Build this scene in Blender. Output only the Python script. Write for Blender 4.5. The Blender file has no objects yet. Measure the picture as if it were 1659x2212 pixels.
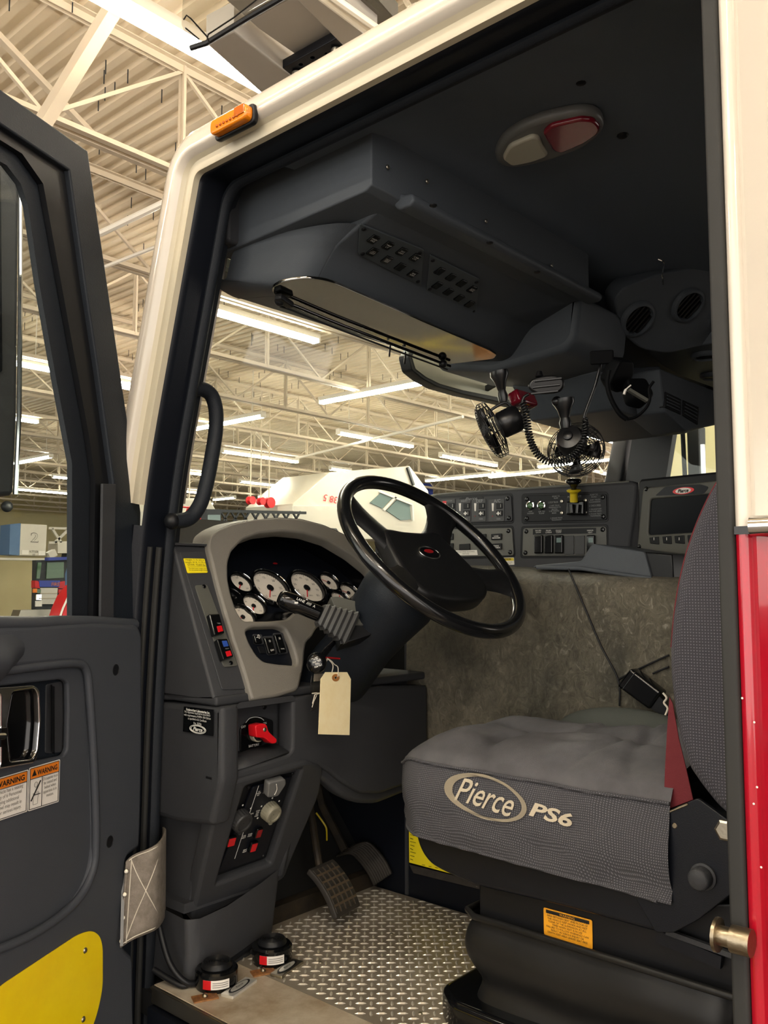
import bpy, math, random
from mathutils import Vector, Matrix, noise
V = Vector
random.seed(7)
C = bpy.context.scene.collection
SC = bpy.context.scene
# ---------------------------------------------------------------- camera
FPX = 1880.0; CX, CY = 829.5, 1106.0
CAM = V((-1.05, 0, 0.83)); YAW = math.radians(48.8); PIT = math.radians(4.7)
FW = V((math.sin(YAW)*math.cos(PIT), math.cos(YAW)*math.cos(PIT), math.sin(PIT)))
RT = V((math.cos(YAW), -math.sin(YAW), 0)); UP = RT.cross(FW)
cd = bpy.data.cameras.new('camera'); co = bpy.data.objects.new('camera', cd); C.objects.link(co)
cd.sensor_fit = 'HORIZONTAL'; cd.sensor_width = 36; cd.lens = 36*FPX/1659
cd.clip_start = .02; cd.clip_end = 200
co.matrix_world = Matrix(((RT.x, UP.x, -FW.x, CAM.x), (RT.y, UP.y, -FW.y, CAM.y), (RT.z, UP.z, -FW.z, CAM.z), (0, 0, 0, 1)))
SC.camera = co
# ---------------------------------------------------------------- world, exposure
w = bpy.data.worlds.new('hall_air'); SC.world = w; w.use_nodes = True
bg = w.node_tree.nodes['Background']
bg.inputs[0].default_value = (1.0, .93, .85, 1); bg.inputs[1].default_value = 1.35
SC.view_settings.view_transform = 'Standard'; SC.view_settings.look = 'None'
SC.view_settings.gamma = 1.0; SC.view_settings.use_curve_mapping = False
SC.view_settings.exposure = 1.08
TUBE = 42.0      # radiance of the fluorescent tubes
# ---------------------------------------------------------------- colours and materials
def lin(h):
    h = h.lstrip('#'); o = []
    for i in (0, 2, 4):
        c = int(h[i:i+2], 16)/255; o.append(c/12.92 if c <= .04045 else ((c+.055)/1.055)**2.4)
    return (*o, 1)
MATS = {}
def mat(name, col, rough=.5, metal=0, coat=0, noise_s=0, noise_a=0, bump=0, bscale=400, spec=.5, emit=0, alpha=1, trans=0, col2=None, cscale=4, detail=4):
    m = bpy.data.materials.new(name); m.use_nodes = True; nt = m.node_tree
    b = nt.nodes['Principled BSDF']
    c = lin(col) if isinstance(col, str) else (*col, 1)
    b.inputs['Base Color'].default_value = c; b.inputs['Roughness'].default_value = rough
    b.inputs['Metallic'].default_value = metal; b.inputs['Coat Weight'].default_value = coat
    b.inputs['Coat Roughness'].default_value = .05
    b.inputs['Specular IOR Level'].default_value = spec
    if trans: b.inputs['Transmission Weight'].default_value = trans
    if emit:
        b.inputs['Emission Color'].default_value = c; b.inputs['Emission Strength'].default_value = emit
    tc = nt.nodes.new('ShaderNodeTexCoord')
    if col2:
        n = nt.nodes.new('ShaderNodeTexNoise'); n.inputs['Scale'].default_value = cscale; n.inputs['Detail'].default_value = detail
        n.inputs['Roughness'].default_value = .65
        nt.links.new(tc.outputs['Object'], n.inputs['Vector'])
        r = nt.nodes.new('ShaderNodeValToRGB'); r.color_ramp.elements[0].position = .35; r.color_ramp.elements[1].position = .65
        r.color_ramp.elements[0].color = c; r.color_ramp.elements[1].color = lin(col2)
        nt.links.new(n.outputs['Fac'], r.inputs[0]); nt.links.new(r.outputs[0], b.inputs['Base Color'])
    if bump:
        n = nt.nodes.new('ShaderNodeTexNoise'); n.inputs['Scale'].default_value = bscale; n.inputs['Detail'].default_value = 2
        nt.links.new(tc.outputs['Object'], n.inputs['Vector'])
        bp = nt.nodes.new('ShaderNodeBump'); bp.inputs['Strength'].default_value = bump; bp.inputs['Distance'].default_value = .002
        nt.links.new(n.outputs['Fac'], bp.inputs['Height']); nt.links.new(bp.outputs[0], b.inputs['Normal'])
    MATS[name] = m
    return m
M = {}
M['plastic'] = mat('charcoal_plastic', '#37383b', .5, bump=.25, bscale=900, spec=.28)
M['plastic2'] = mat('charcoal_plastic_door', '#404349', .5, bump=.2, bscale=900, spec=.28)
M['frame'] = mat('door_frame_plastic', '#1b2027', .5, bump=.3, bscale=500, spec=.28)
M['liner'] = mat('headliner_plastic', '#5a626c', .6, bump=.3, bscale=700, spec=.28)
M['console'] = mat('console_plastic', '#4c5157', .5, bump=.3, bscale=700, spec=.28)
M['gray'] = mat('gray_plastic', '#76726b', .5, bump=.3, bscale=900)
M['gray2'] = mat('mid_gray_plastic', '#55554f', .5, bump=.2, bscale=900)
M['black'] = mat('black_plastic', '#141518', .4, spec=.28)
M['blackp'] = mat('black_satin_paint', '#10131a', .35, bump=.1, bscale=500, spec=.28)
M['gloss'] = mat('gloss_black', '#0a0b0d', .12)
M['rubber'] = mat('black_rubber', '#1c2026', .6, bump=.3, bscale=500, spec=.28)
M['rubber2'] = mat('gray_rubber', '#2b2b2a', .65, spec=.28)
M['chrome'] = mat('chrome', '#d8d8d8', .08, 1)
M['steel'] = mat('brushed_steel', '#b0aa9c', .35, 1, bump=.1, bscale=200)
M['alu'] = mat('worn_aluminium', '#cfc5b2', .45, .15, col2='#a08c72', cscale=9, bump=.15, bscale=60, detail=8)
M['white'] = mat('cream_white_paint', '#d3cabc', .18, coat=.7)
M['cream'] = mat('cream_channel_paint', '#c8bea6', .35)
M['red'] = mat('red_paint', '#a50c22', .18, coat=.8)
M['amber'] = mat('amber_lens', '#e8820c', .12, coat=.5)
M['amber2'] = mat('amber_lens_dark', '#b85a06', .12, coat=.5)
M['yellow'] = mat('yellow_plastic', '#d9bf22', .4)
M['yelref'] = mat('yellow_reflective', '#f4d810', .35, col2='#ecc90a', cscale=6)
M['yelcard'] = mat('yellow_label', '#f0dc1c', .5)
M['orange'] = mat('orange_label', '#e07c1e', .5)
M['amberlabel'] = mat('amber_label', '#e8a020', .5)
M['paper'] = mat('white_label', '#e4e0d8', .5)
M['ink'] = mat('black_ink', '#101010', .6)
M['inkgray'] = mat('gray_ink', '#66625c', .6)
M['inkw'] = mat('white_ink', '#dcdad4', .6)
M['inkdim'] = mat('dim_ink', '#8d8f90', .6)
M['redp'] = mat('red_plastic', '#c8141e', .35)
M['redk'] = mat('red_knob', '#d41822', .3)
M['redd'] = mat('dark_red_plastic', '#8c1218', .35)
M['blue'] = mat('blue_lens', '#2a4a9a', .3)
M['dial'] = mat('dial_face', '#e3dcd0', .5)
M['manila'] = mat('manila_card', '#fdeec2', .7, col2='#f8e6b4', cscale=30)
M['eyelet'] = mat('brown_eyelet', '#a8703a', .6)
M['belt'] = mat('red_webbing', '#5e0715', .7, bump=.4, bscale=900)
M['string'] = mat('white_string', '#d8d0c0', .7)
M['web'] = mat('grey_webbing', '#8b8278', .85, col2='#756c61', cscale=60, bump=.6, bscale=500)
M['wire'] = mat('black_wire', '#0c0d0f', .3)
M['lens'] = mat('frosted_lens', '#b9b5a4', .3)
M['lensr'] = mat('red_lens', '#7a1224', .15, coat=.5)
M['bezel'] = mat('dome_bezel', '#6d6d6c', .4)
M['deck'] = mat('cream_roof_deck', '#e8d9be', .6, col2='#e0d0b2', cscale=.7)
M['truss'] = mat('cream_truss_paint', '#cdbfa8', .5)
M['wall'] = mat('tan_wall', '#c9bd90', .7, col2='#bdb083', cscale=.4)
M['conc'] = mat('concrete', '#6b6258', .55, col2='#5b5147', cscale=.8, bump=.1, bscale=30)
M['tube'] = mat('fluorescent_tube', '#fff6e6', .4, emit=TUBE)
M['fix'] = mat('fixture_white', '#e8e2d4', .4)
M['far_white'] = mat('far_white', '#cbc6b8', .4)
M['far_blue'] = mat('far_blue', '#2b3f9a', .4)
M['far_dark'] = mat('far_dark', '#23272a', .5)
M['far_green'] = mat('far_green_glass', '#4d6a4a', .15)
M['far_teal'] = mat('far_teal_glass', '#6c7f7c', .15)
M['pipeb'] = mat('blue_duct', '#4f6f94', .5)
M['brass'] = mat('worn_zinc', '#9a8f7a', .35, 1, bump=.3, bscale=150)
M['rust'] = mat('rusty_plate', '#9a6a3a', .6, col2='#6d4526', cscale=80)
M['dirt'] = mat('dirty_metal', '#26221e', .6, .3, col2='#3b3226', cscale=25)
M['acc'] = mat('worn_rubber', '#35302b', .7, col2='#262320', cscale=30, bump=.3, bscale=100)
M['pad'] = mat('dusty_pedal_rubber', '#2e2a26', .7)
M['pad2'] = mat('dusty_pedal_ridge', '#564838', .8)
M['boot'] = mat('black_vinyl', '#1c1c1c', .4, bump=.15, bscale=60, spec=.28)
M['cush'] = mat('green_gray_cloth', '#3f433f', .85, bump=.3, bscale=900)
M['ladder'] = mat('grey_ladder_paint', '#a7a29b', .4)
M['dark'] = mat('dark_void', '#0b0c0e', .8)
M['scr'] = mat('dark_screen', '#0a0d12', .3, spec=.1)
def glass(name, tint, refl=.035, rough=.0):
    m = bpy.data.materials.new(name); m.use_nodes = True; nt = m.node_tree; nt.nodes.clear()
    o = nt.nodes.new('ShaderNodeOutputMaterial'); mx = nt.nodes.new('ShaderNodeMixShader')
    t = nt.nodes.new('ShaderNodeBsdfTransparent'); g = nt.nodes.new('ShaderNodeBsdfGlossy')
    t.inputs[0].default_value = (*tint, 1); g.inputs['Roughness'].default_value = rough
    mx.inputs[0].default_value = refl
    nt.links.new(t.outputs[0], mx.inputs[1]); nt.links.new(g.outputs[0], mx.inputs[2]); nt.links.new(mx.outputs[0], o.inputs[0])
    return m
M['wind'] = glass('tinted_windshield', (.92, .955, .94))
M['pane'] = glass('tinted_door_glass', (.92, .955, .94))
M['clear'] = glass('clear_plastic', (.85, .85, .83))
def fabric(name, c1, c2, s):
    m = mat(name, c1, .9); nt = m.node_tree; b = nt.nodes['Principled BSDF']
    tc = nt.nodes.new('ShaderNodeTexCoord'); sp = nt.nodes.new('ShaderNodeSeparateXYZ'); nt.links.new(tc.outputs['Object'], sp.inputs[0])
    def wv(a, b_):
        ad = nt.nodes.new('ShaderNodeMath'); ad.operation = 'ADD'; nt.links.new(sp.outputs[a], ad.inputs[0])
        if b_ is None: ad.inputs[1].default_value = 0
        else: nt.links.new(sp.outputs[b_], ad.inputs[1])
        mu = nt.nodes.new('ShaderNodeMath'); mu.operation = 'MULTIPLY'; mu.inputs[1].default_value = s*2*math.pi; nt.links.new(ad.outputs[0], mu.inputs[0])
        si = nt.nodes.new('ShaderNodeMath'); si.operation = 'SINE'; nt.links.new(mu.outputs[0], si.inputs[0]); return si
    a = wv(1, 0); c = wv(2, 0)
    mn = nt.nodes.new('ShaderNodeMath'); mn.operation = 'MULTIPLY'; nt.links.new(a.outputs[0], mn.inputs[0]); nt.links.new(c.outputs[0], mn.inputs[1])
    mx2 = nt.nodes.new('ShaderNodeMath'); mx2.operation = 'MINIMUM'; nt.links.new(a.outputs[0], mx2.inputs[0]); nt.links.new(c.outputs[0], mx2.inputs[1])
    r = nt.nodes.new('ShaderNodeValToRGB'); r.color_ramp.elements[0].position = 0; r.color_ramp.elements[0].color = lin(c1)
    r.color_ramp.elements[1].position = .7; r.color_ramp.elements[1].color = lin(c2)
    nt.links.new(mx2.outputs[0], r.inputs[0]); nt.links.new(r.outputs[0], b.inputs['Base Color'])
    bp = nt.nodes.new('ShaderNodeBump'); bp.inputs['Strength'].default_value = .4; bp.inputs['Distance'].default_value = .001
    nt.links.new(mx2.outputs[0], bp.inputs['Height']); nt.links.new(bp.outputs[0], b.inputs['Normal'])
    return m
M['mesh'] = fabric('seat_mesh_cloth', '#3a3a3e', '#706e74', 240)
M['mesh2'] = fabric('seat_mesh_cloth_back', '#38373d', '#66636b', 215)
M['cover'] = mat('seat_top_cloth', '#57565a', .9, col2='#454448', cscale=8, bump=.5, bscale=900)
def vinyl():
    m = mat('marbled_vinyl', '#4c4a40', .45); nt = m.node_tree; b = nt.nodes['Principled BSDF']
    tc = nt.nodes.new('ShaderNodeTexCoord')
    n1 = nt.nodes.new('ShaderNodeTexNoise'); n1.inputs['Scale'].default_value = 4; n1.inputs['Detail'].default_value = 12; n1.inputs['Roughness'].default_value = .72; n1.inputs['Distortion'].default_value = .3
    mp = nt.nodes.new('ShaderNodeMapping'); mp.inputs['Scale'].default_value = (1, 1, .85)
    nt.links.new(tc.outputs['Object'], mp.inputs[0]); nt.links.new(mp.outputs[0], n1.inputs['Vector'])
    n2 = nt.nodes.new('ShaderNodeTexNoise'); n2.inputs['Scale'].default_value = 38; n2.inputs['Detail'].default_value = 10; n2.inputs['Roughness'].default_value = .75; n2.inputs['Distortion'].default_value = 2.2
    nt.links.new(mp.outputs[0], n2.inputs['Vector'])
    r = nt.nodes.new('ShaderNodeValToRGB'); e = r.color_ramp.elements
    e[0].position = .3; e[0].color = lin('#3c3c37'); e[1].position = .70; e[1].color = lin('#8a8372')
    nt.links.new(n1.outputs['Fac'], r.inputs[0])
    r2 = nt.nodes.new('ShaderNodeValToRGB'); e = r2.color_ramp.elements
    e[0].position = .36; e[0].color = (.45, .45, .45, 1); e[1].position = .58; e[1].color = (1, 1, 1, 1)
    nt.links.new(n2.outputs['Fac'], r2.inputs[0])
    mx = nt.nodes.new('ShaderNodeMixRGB'); mx.blend_type = 'MULTIPLY'; mx.inputs[0].default_value = .75
    nt.links.new(r.outputs[0], mx.inputs[1]); nt.links.new(r2.outputs[0], mx.inputs[2]); nt.links.new(mx.outputs[0], b.inputs['Base Color'])
    bp = nt.nodes.new('ShaderNodeBump'); bp.inputs['Strength'].default_value = .7; bp.inputs['Distance'].default_value = .006
    nt.links.new(r2.outputs[0], bp.inputs['Height']); nt.links.new(bp.outputs[0], b.inputs['Normal'])
    return m
M['vinyl'] = vinyl()
def treadmat():
    m = mat('tread_aluminium', '#a0988b', .40, .25, col2='#786c5e', cscale=3, bump=.2, bscale=80, detail=8); return m
M['tread'] = treadmat()
M['lug'] = mat('tread_lug', '#ded8cc', .25, .45)
M['visor'] = mat('mirror_visor', '#8d8c88', .06, 1)
# ---------------------------------------------------------------- geometry helpers
def ray(px, py): return FW + RT*((px-CX)/FPX) - UP*((py-CY)/FPX)
class Fr:
    def __init__(s, o, u, v): s.o = V(o); s.u = V(u).normalized(); s.v = V(v); s.v = (s.v - s.u*s.v.dot(s.u)).normalized(); s.n = s.u.cross(s.v)
    def loc(s, px, py, off=0):
        d = ray(px, py); t = ((s.o+s.n*off-CAM).dot(s.n))/d.dot(s.n); q = CAM+d*t-s.o; return (q.dot(s.u), q.dot(s.v))
    def w(s, a, b, c=0): return s.o+s.u*a+s.v*b+s.n*c
    def pt(s, px, py, off=0): a, b = s.loc(px, py, off); return s.w(a, b, off)
    def mat(s): return Matrix(((s.u.x, s.v.x, s.n.x, s.o.x), (s.u.y, s.v.y, s.n.y, s.o.y), (s.u.z, s.v.z, s.n.z, s.o.z), (0, 0, 0, 1)))
    def at(s, a, b, c=0): return Fr(s.w(a, b, c), s.u, s.v)
    def rot(s, ang): return Fr(s.o, s.u*math.cos(ang)+s.v*math.sin(ang), s.v*math.cos(ang)-s.u*math.sin(ang))
def XF(x): return Fr((x, 0, 0), (0, -1, 0), (0, 0, 1))
def YF(y): return Fr((0, y, 0), (1, 0, 0), (0, 0, 1))
def ZF(z): return Fr((0, 0, z), (1, 0, 0), (0, 1, 0))
def axF(o, n, hint=(0, 0, 1)):
    n = V(n).normalized(); u = V(hint).cross(n)
    if u.length < 1e-4: u = V((1, 0, 0))
    u.normalize(); return Fr(o, u, n.cross(u))
WL = {}
def thing(name, label, cat, loc=(0, 0, 0), group=None):
    o = bpy.data.objects.new(name, None); C.objects.link(o); o.empty_display_size = .05
    o.location = loc; WL[o] = V(loc); o['label'] = label; o['category'] = cat
    if group: o['group'] = group
    return o
def tag(o, label=None, cat=None, group=None, kind=None):
    if label: o['label'] = label
    if cat: o['category'] = cat
    if group: o['group'] = group
    if kind: o['kind'] = kind
    return o
def link_mesh(name, me, m, parent=None, ang=35, ob_label=None):
    # shift origin to the middle of the mesh
    n = len(me.vertices)
    if n:
        xs = [v.co for v in me.vertices]
        c = V((sum(p.x for p in xs)/n, sum(p.y for p in xs)/n, sum(p.z for p in xs)/n))
    else: c = V((0, 0, 0))
    me.transform(Matrix.Translation(-c))
    me.name = name
    if isinstance(m, (list, tuple)):
        for k in m: me.materials.append(k)
    elif m and not me.materials: me.materials.append(m)
    elif m:
        me.materials.clear(); me.materials.append(m)
    if ang:
        me.polygons.foreach_set('use_smooth', [True]*len(me.polygons)); me.set_sharp_from_angle(angle=math.radians(ang))
    o = bpy.data.objects.new(name, me); C.objects.link(o)
    o.location = c - (WL[parent] if parent else V((0, 0, 0))); WL[o] = c
    if parent: o.parent = parent
    if ob_label: o['label'] = ob_label
    return o
class MB:
    def __init__(s, F=None): s.v = []; s.f = []; s.mi = []; s.F = F; s.cm = 0
    def add(s, vs, fs):
        b = len(s.v); s.v += [(s.F.w(*p) if s.F else V(p)) for p in vs]; s.f += [tuple(b+i for i in f) for f in fs]; s.mi += [s.cm]*len(fs); return s
    def box(s, c, d, R=None):
        vs = []
        for i in (-1, 1):
            for j in (-1, 1):
                for k in (-1, 1):
                    p = V((i*d[0]/2, j*d[1]/2, k*d[2]/2))
                    if R: p = R @ p
                    vs.append(p+V(c))
        return s.add(vs, [(0, 1, 3, 2), (4, 6, 7, 5), (0, 4, 5, 1), (2, 3, 7, 6), (0, 2, 6, 4), (1, 5, 7, 3)])
    def bar(s, a, b, wd, ht=None, up=(0, 0, 1)):
        a, b = V(a), V(b); d = b-a; L = d.length; d.normalize(); up = V(up)
        if abs(d.dot(up)) > .98: up = V((1, 0, 0))
        x = d.cross(up).normalized(); z = x.cross(d); ht = ht or wd
        R = Matrix((x, d, z)).transposed(); return s.box((a+b)/2, (wd, L, ht), R)
    def tube(s, path, r, n=10, closed=False, caps=True, sq=None):
        P = [V(p) for p in path]; m = len(P); rs = r if isinstance(r, (list, tuple)) else [r]*m
        T = []
        for i in range(m):
            a = P[i-1] if (i or closed) else P[i]; b = P[(i+1) % m] if (i < m-1 or closed) else P[i]
            t = b-a; T.append(t.normalized() if t.length > 1e-9 else V((0, 0, 1)))
        up = V((0, 0, 1)) if abs(T[0].z) < .9 else V((1, 0, 0))
        N = (up - T[0]*up.dot(T[0])).normalized(); vs = []
        for i in range(m):
            N = (N - T[i]*N.dot(T[i]))
            N = N.normalized() if N.length > 1e-6 else T[i].orthogonal().normalized()
            B = T[i].cross(N)
            for k in range(n):
                a = 2*math.pi*k/n; vs.append(P[i]+(N*math.cos(a)*(sq or 1)+B*math.sin(a))*rs[i])
        fs = []
        for i in range(m if closed else m-1):
            j = (i+1) % m
            for k in range(n):
                l = (k+1) % n; fs.append((i*n+k, i*n+l, j*n+l, j*n+k))
        if caps and not closed: fs += [tuple(range(n))[::-1], tuple((m-1)*n+k for k in range(n))]
        return s.add(vs, fs)
    def lathe(s, prof, n=24, F=None, caps=True, sy=1.0, F2=None):
        vs = []; F = F or Fr((0, 0, 0), (1, 0, 0), (0, 1, 0))
        for r, h in prof:
            for k in range(n):
                a = 2*math.pi*k/n; vs.append(F.w(r*math.cos(a), r*math.sin(a)*sy, h))
        fs = []
        for i in range(len(prof)-1):
            for k in range(n):
                l = (k+1) % n; fs.append((i*n+k, i*n+l, (i+1)*n+l, (i+1)*n+k))
        if caps: fs += [tuple(range(n))[::-1], tuple((len(prof)-1)*n+k for k in range(n))]
        return s.add(vs, fs)
    def rows(s, rows, cu=False, cv=False):
        n = len(rows[0]); m = len(rows); vs = [p for r in rows for p in r]; fs = []
        for i in range(m if cv else m-1):
            for k in range(n if cu else n-1):
                l = (k+1) % n; j = (i+1) % m; fs.append((i*n+k, i*n+l, j*n+l, j*n+k))
        return s.add(vs, fs)
    def ball(s, c, r, n=10):
        prof = [(max(1e-4, r*math.sin(math.pi*i/n)), -r*math.cos(math.pi*i/n)) for i in range(n+1)]
        return s.lathe(prof, n+4, Fr(c, (1, 0, 0), (0, 1, 0)), caps=False)
    def screw(s, F, a, b, r, h=.003, c=0):
        G = F.at(a, b, c); return s.lathe([(r, 0), (r, h*.3), (r*.75, h*.8), (r*.2, h)], 10, G)
    def build(s, name, m, parent=None, ang=35, bev=0, solid=0, sub=0, seg=2, label=None, flat=False):
        me = bpy.data.meshes.new(name); me.from_pydata([tuple(p) for p in s.v], [], s.f)
        if isinstance(m, (list, tuple)):
            for k in m: me.materials.append(k)
            me.polygons.foreach_set('material_index', s.mi); mm = None
        else: mm = m
        me.update()
        o = link_mesh(name, me, mm, parent, 0 if flat else (180 if (sub or bev) else ang), label) if mm else link_mesh2(name, me, parent, 0 if flat else ang, label)
        if sub:
            md = o.modifiers.new('s', 'SUBSURF'); md.levels = sub; md.render_levels = sub
        if solid:
            md = o.modifiers.new('t', 'SOLIDIFY'); md.thickness = solid; md.offset = 0
        if bev:
            md = o.modifiers.new('b', 'BEVEL'); md.width = bev; md.segments = seg; md.limit_method = 'ANGLE'; md.angle_limit = math.radians(30)
            w_ = o.modifiers.new('w', 'WEIGHTED_NORMAL'); w_.keep_sharp = False
        return o
def link_mesh2(name, me, parent, ang, label):
    mats = list(me.materials); mi = [p.material_index for p in me.polygons]
    o = link_mesh(name, me, None, parent, ang, label); return o
def rnd(pts, r, k=5):
    if not r: return list(pts)
    out = []; n = len(pts)
    for i in range(n):
        p = V((*pts[i], 0)); a = V((*pts[i-1], 0)); b = V((*pts[(i+1) % n], 0))
        rr = r[i] if isinstance(r, (list, tuple)) else r
        da = a-p; db = b-p; q = min(rr, da.length*.48, db.length*.48)
        if q < 1e-5: out.append(pts[i]); continue
        A = p+da.normalized()*q; B = p+db.normalized()*q
        for j in range(k+1):
            t = j/k; c = A*(1-t)**2+p*2*t*(1-t)+B*t*t; out.append((c.x, c.y))
    return out
def cr(pts, k=6, closed=False):
    P = [V(p) for p in pts]; n = len(P); out = []
    for i in range(n if closed else n-1):
        p0 = P[i-1] if (i or closed) else P[0]; p1 = P[i]; p2 = P[(i+1) % n]; p3 = P[(i+2) % n] if (i+2 < n or closed) else P[n-1]
        for j in range(k):
            t = j/k; out.append(.5*((2*p1)+(p2-p0)*t+(2*p0-5*p1+4*p2-p3)*t*t+(3*p1-p0-3*p2+p3)*t**3))
    if not closed: out.append(P[-1])
    return out
def cr2(pts, k=6, closed=True): return [(p.x, p.y) for p in cr([(a, b, 0) for a, b in pts], k, closed)]
def curve_mesh1(loops, t, b, seg):
    cu = bpy.data.curves.new('c', 'CURVE'); cu.dimensions = '2D'; cu.fill_mode = 'BOTH' if t > 0 else 'FRONT'
    for L in loops:
        sp = cu.splines.new('POLY'); sp.points.add(len(L)-1)
        for i, (a, c) in enumerate(L): sp.points[i].co = (a, c, 0, 1)
        sp.use_cyclic_u = True
    cu.extrude = max(0, t/2-b); cu.bevel_depth = b; cu.bevel_resolution = seg; cu.offset = -b
    o = bpy.data.objects.new('c', cu); me = bpy.data.meshes.new_from_object(o)
    bpy.data.objects.remove(o); bpy.data.curves.remove(cu); return me
def curve_mesh(loops, t, bev, seg=2):
    def ar(l): return abs(sum(l[i][0]*l[(i+1) % len(l)][1]-l[(i+1) % len(l)][0]*l[i][1] for i in range(len(l))))/2
    def pe(l): return sum(math.dist(l[i], l[(i+1) % len(l)]) for i in range(len(l)))
    A_ = ar(loops[0])-sum(ar(l) for l in loops[1:]); Pm = sum(pe(l) for l in loops); b = min(bev, t*.45)
    while True:
        me = curve_mesh1(loops, t, b, seg)
        if b <= 0: return me
        ex = A_-Pm*b; got = sum(p.area for p in me.polygons if abs(p.normal.z) > .995)/2
        if ex > 0 and abs(got-ex) < .06*ex+1e-7: return me
        bpy.data.meshes.remove(me); b = b*.6 if b > .0004 else 0
def plate(name, F, pts, t, m, parent=None, holes=(), r=0, bev=0.0, off=0, px=True, smooth=False, label=None, ang=35, hr=None, hsmooth=None):
    f = (lambda q: F.loc(q[0], q[1], off)) if px else (lambda q: q)
    hs = smooth if hsmooth is None else hsmooth
    L0 = [f(q) for q in pts]; L0 = cr2(L0) if smooth else rnd(L0, r)
    LH = []
    for h in holes:
        l = [f(q) for q in h]; LH.append(cr2(l) if hs else rnd(l, hr if hr is not None else r))
    me = curve_mesh([L0]+LH, t, bev); me.transform(F.mat() @ Matrix.Translation((0, 0, off-t/2)))
    return link_mesh(name, me, m, parent, ang, label)
def rect(a, b, w_, h): return [(a-w_/2, b-h/2), (a+w_/2, b-h/2), (a+w_/2, b+h/2), (a-w_/2, b+h/2)]
def lrect(name, F, a, b, w_, h, t, m, parent, r=.002, bev=.0006, off=0, label=None): return plate(name, F, rect(a, b, w_, h), t, m, parent, r=r, bev=bev, off=off+t, px=False, label=label)
def txt_mesh(s, size, align='CENTER', shear=0, boldness=0, space=1, line=1):
    cu = bpy.data.curves.new('t', 'FONT'); cu.body = s; cu.size = size; cu.align_x = align; cu.align_y = 'CENTER'; cu.shear = shear
    cu.offset = boldness; cu.space_character = space; cu.space_line = line; cu.resolution_u = 3
    o = bpy.data.objects.new('t', cu); me = bpy.data.meshes.new_from_object(o); bpy.data.objects.remove(o); bpy.data.curves.remove(cu); return me
def text(F, s, a, b, size, m, parent, w_=None, h=None, align='CENTER', shear=0, bold=0, off=.0008, name='lettering', line=1, space=1, label=None, rot=0):
    me = txt_mesh(s, size, align, shear, bold*size, space, line)
    xs = [v.co.x for v in me.vertices]; ys = [v.co.y for v in me.vertices]
    if not xs: return None
    cx = (min(xs)+max(xs))/2; cy = (min(ys)+max(ys))/2; sx = w_/(max(xs)-min(xs)) if w_ else 1; sy = h/(max(ys)-min(ys)) if h else (sx if w_ else 1)
    if align == 'CENTER' or w_: me.transform(Matrix.Translation((-cx, -cy, 0)))
    else: me.transform(Matrix.Translation((0, -cy, 0)))
    me.transform(Matrix.Diagonal((sx, sy, 1, 1)))
    me.transform(F.mat() @ Matrix.Translation((a, b, off)) @ Matrix.Rotation(rot, 4, 'Z'))
    return link_mesh(name, me, m, parent, 0, label)
def ellipse(a, b, rx, ry, n=32, a0=0): return [(a+rx*math.cos(a0+2*math.pi*i/n), b+ry*math.sin(a0+2*math.pi*i/n)) for i in range(n)]
def copy_tree(o, parent=None, loc=None, label=None, group=None):
    c = o.copy(); C.objects.link(c); c.parent = parent
    if loc is not None: c.location = loc
    if label: c['label'] = label
    if group: c['group'] = group
    for ch in list(o.children): copy_tree(ch, c)
    return c
# ================================================================ THE HALL
def struct(o): o['kind'] = 'structure'; return o
GZ = -0.97; DZ = 5.05
struct(MB().box((19, 16, GZ-.05), (58, 48, .1)).build('floor', M['conc'], flat=True))
# corrugated deck, ribs along y
b = MB(); x = -9.0; r0 = []; p = .17
prof = []
while x < 47: prof += [(x, DZ), (x+p*.38, DZ), (x+p*.5, DZ+.034), (x+p*.88, DZ+.034)]; x += p
b.rows([[(a, yy, c) for a, c in prof] for yy in (-7.5, 39)])
struct(b.build('ceiling', M['deck'], flat=True, solid=.004))
struct(MB().box((19, 39.1, 2), (58, .2, 6.3)).build('wall_front', M['wall'], flat=True))
struct(MB().box((47, 16, 2), (.2, 48, 6.3)).build('wall_right', M['wall'], flat=True))
b = MB()
for i in range(420):
    xx = random.uniform(-1, 14); yy = random.uniform(3.2, 15); b.box((xx, yy, DZ-.06), (.007, .007, .12))
tag(b.build('deck_screws', M['far_dark'], flat=True), 'dark screw tips poking down through the cream roof deck', 'screws', kind='stuff')
b = MB()
for k in range(3):
    b.bar((-9, 6.5+k*10.3, 4.45), (47, 6.5+k*10.3, 4.45), .05)
JY = [3.56+2.11*i for i in range(17)]
def joist():
    b = MB(); L = 56.0; x0 = -9; zt = DZ-.04; zb = 4.08
    for s in (-.045, .045):
        b.box((x0+L/2, s, zt), (L, .05, .008)); b.box((x0+L/2, s*.5, zt-.03), (L, .008, .06))
    o1 = b
    b2 = MB()
    for s in (-.05, .05):
        b2.box((x0+L/2, s, zb), (L, .055, .01)); b2.box((x0+L/2, s*.5, zb+.03), (L, .008, .06))
    b3 = MB(); n = int(L/2.3)
    for i in range(n):
        xx = x0+i*2.3+.45
        for s in (-.025, .025): b3.box((xx, s, (zt+zb)/2), (.024, .024, zt-zb))
        b3.bar((xx, 0, zt-.04), (xx+1.15, 0, zb+.04), .028); b3.bar((xx+2.3, 0, zt-.04), (xx+1.15, 0, zb+.04), .028)
    return b, b2, b3
jb = joist()
ORD = ['first', 'second', 'third', 'fourth', 'fifth', 'sixth', 'seventh', 'eighth', 'ninth', 'tenth', 'eleventh', 'twelfth', 'thirteenth', 'fourteenth', 'fifteenth', 'sixteenth', 'seventeenth']
jt = None
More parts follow.
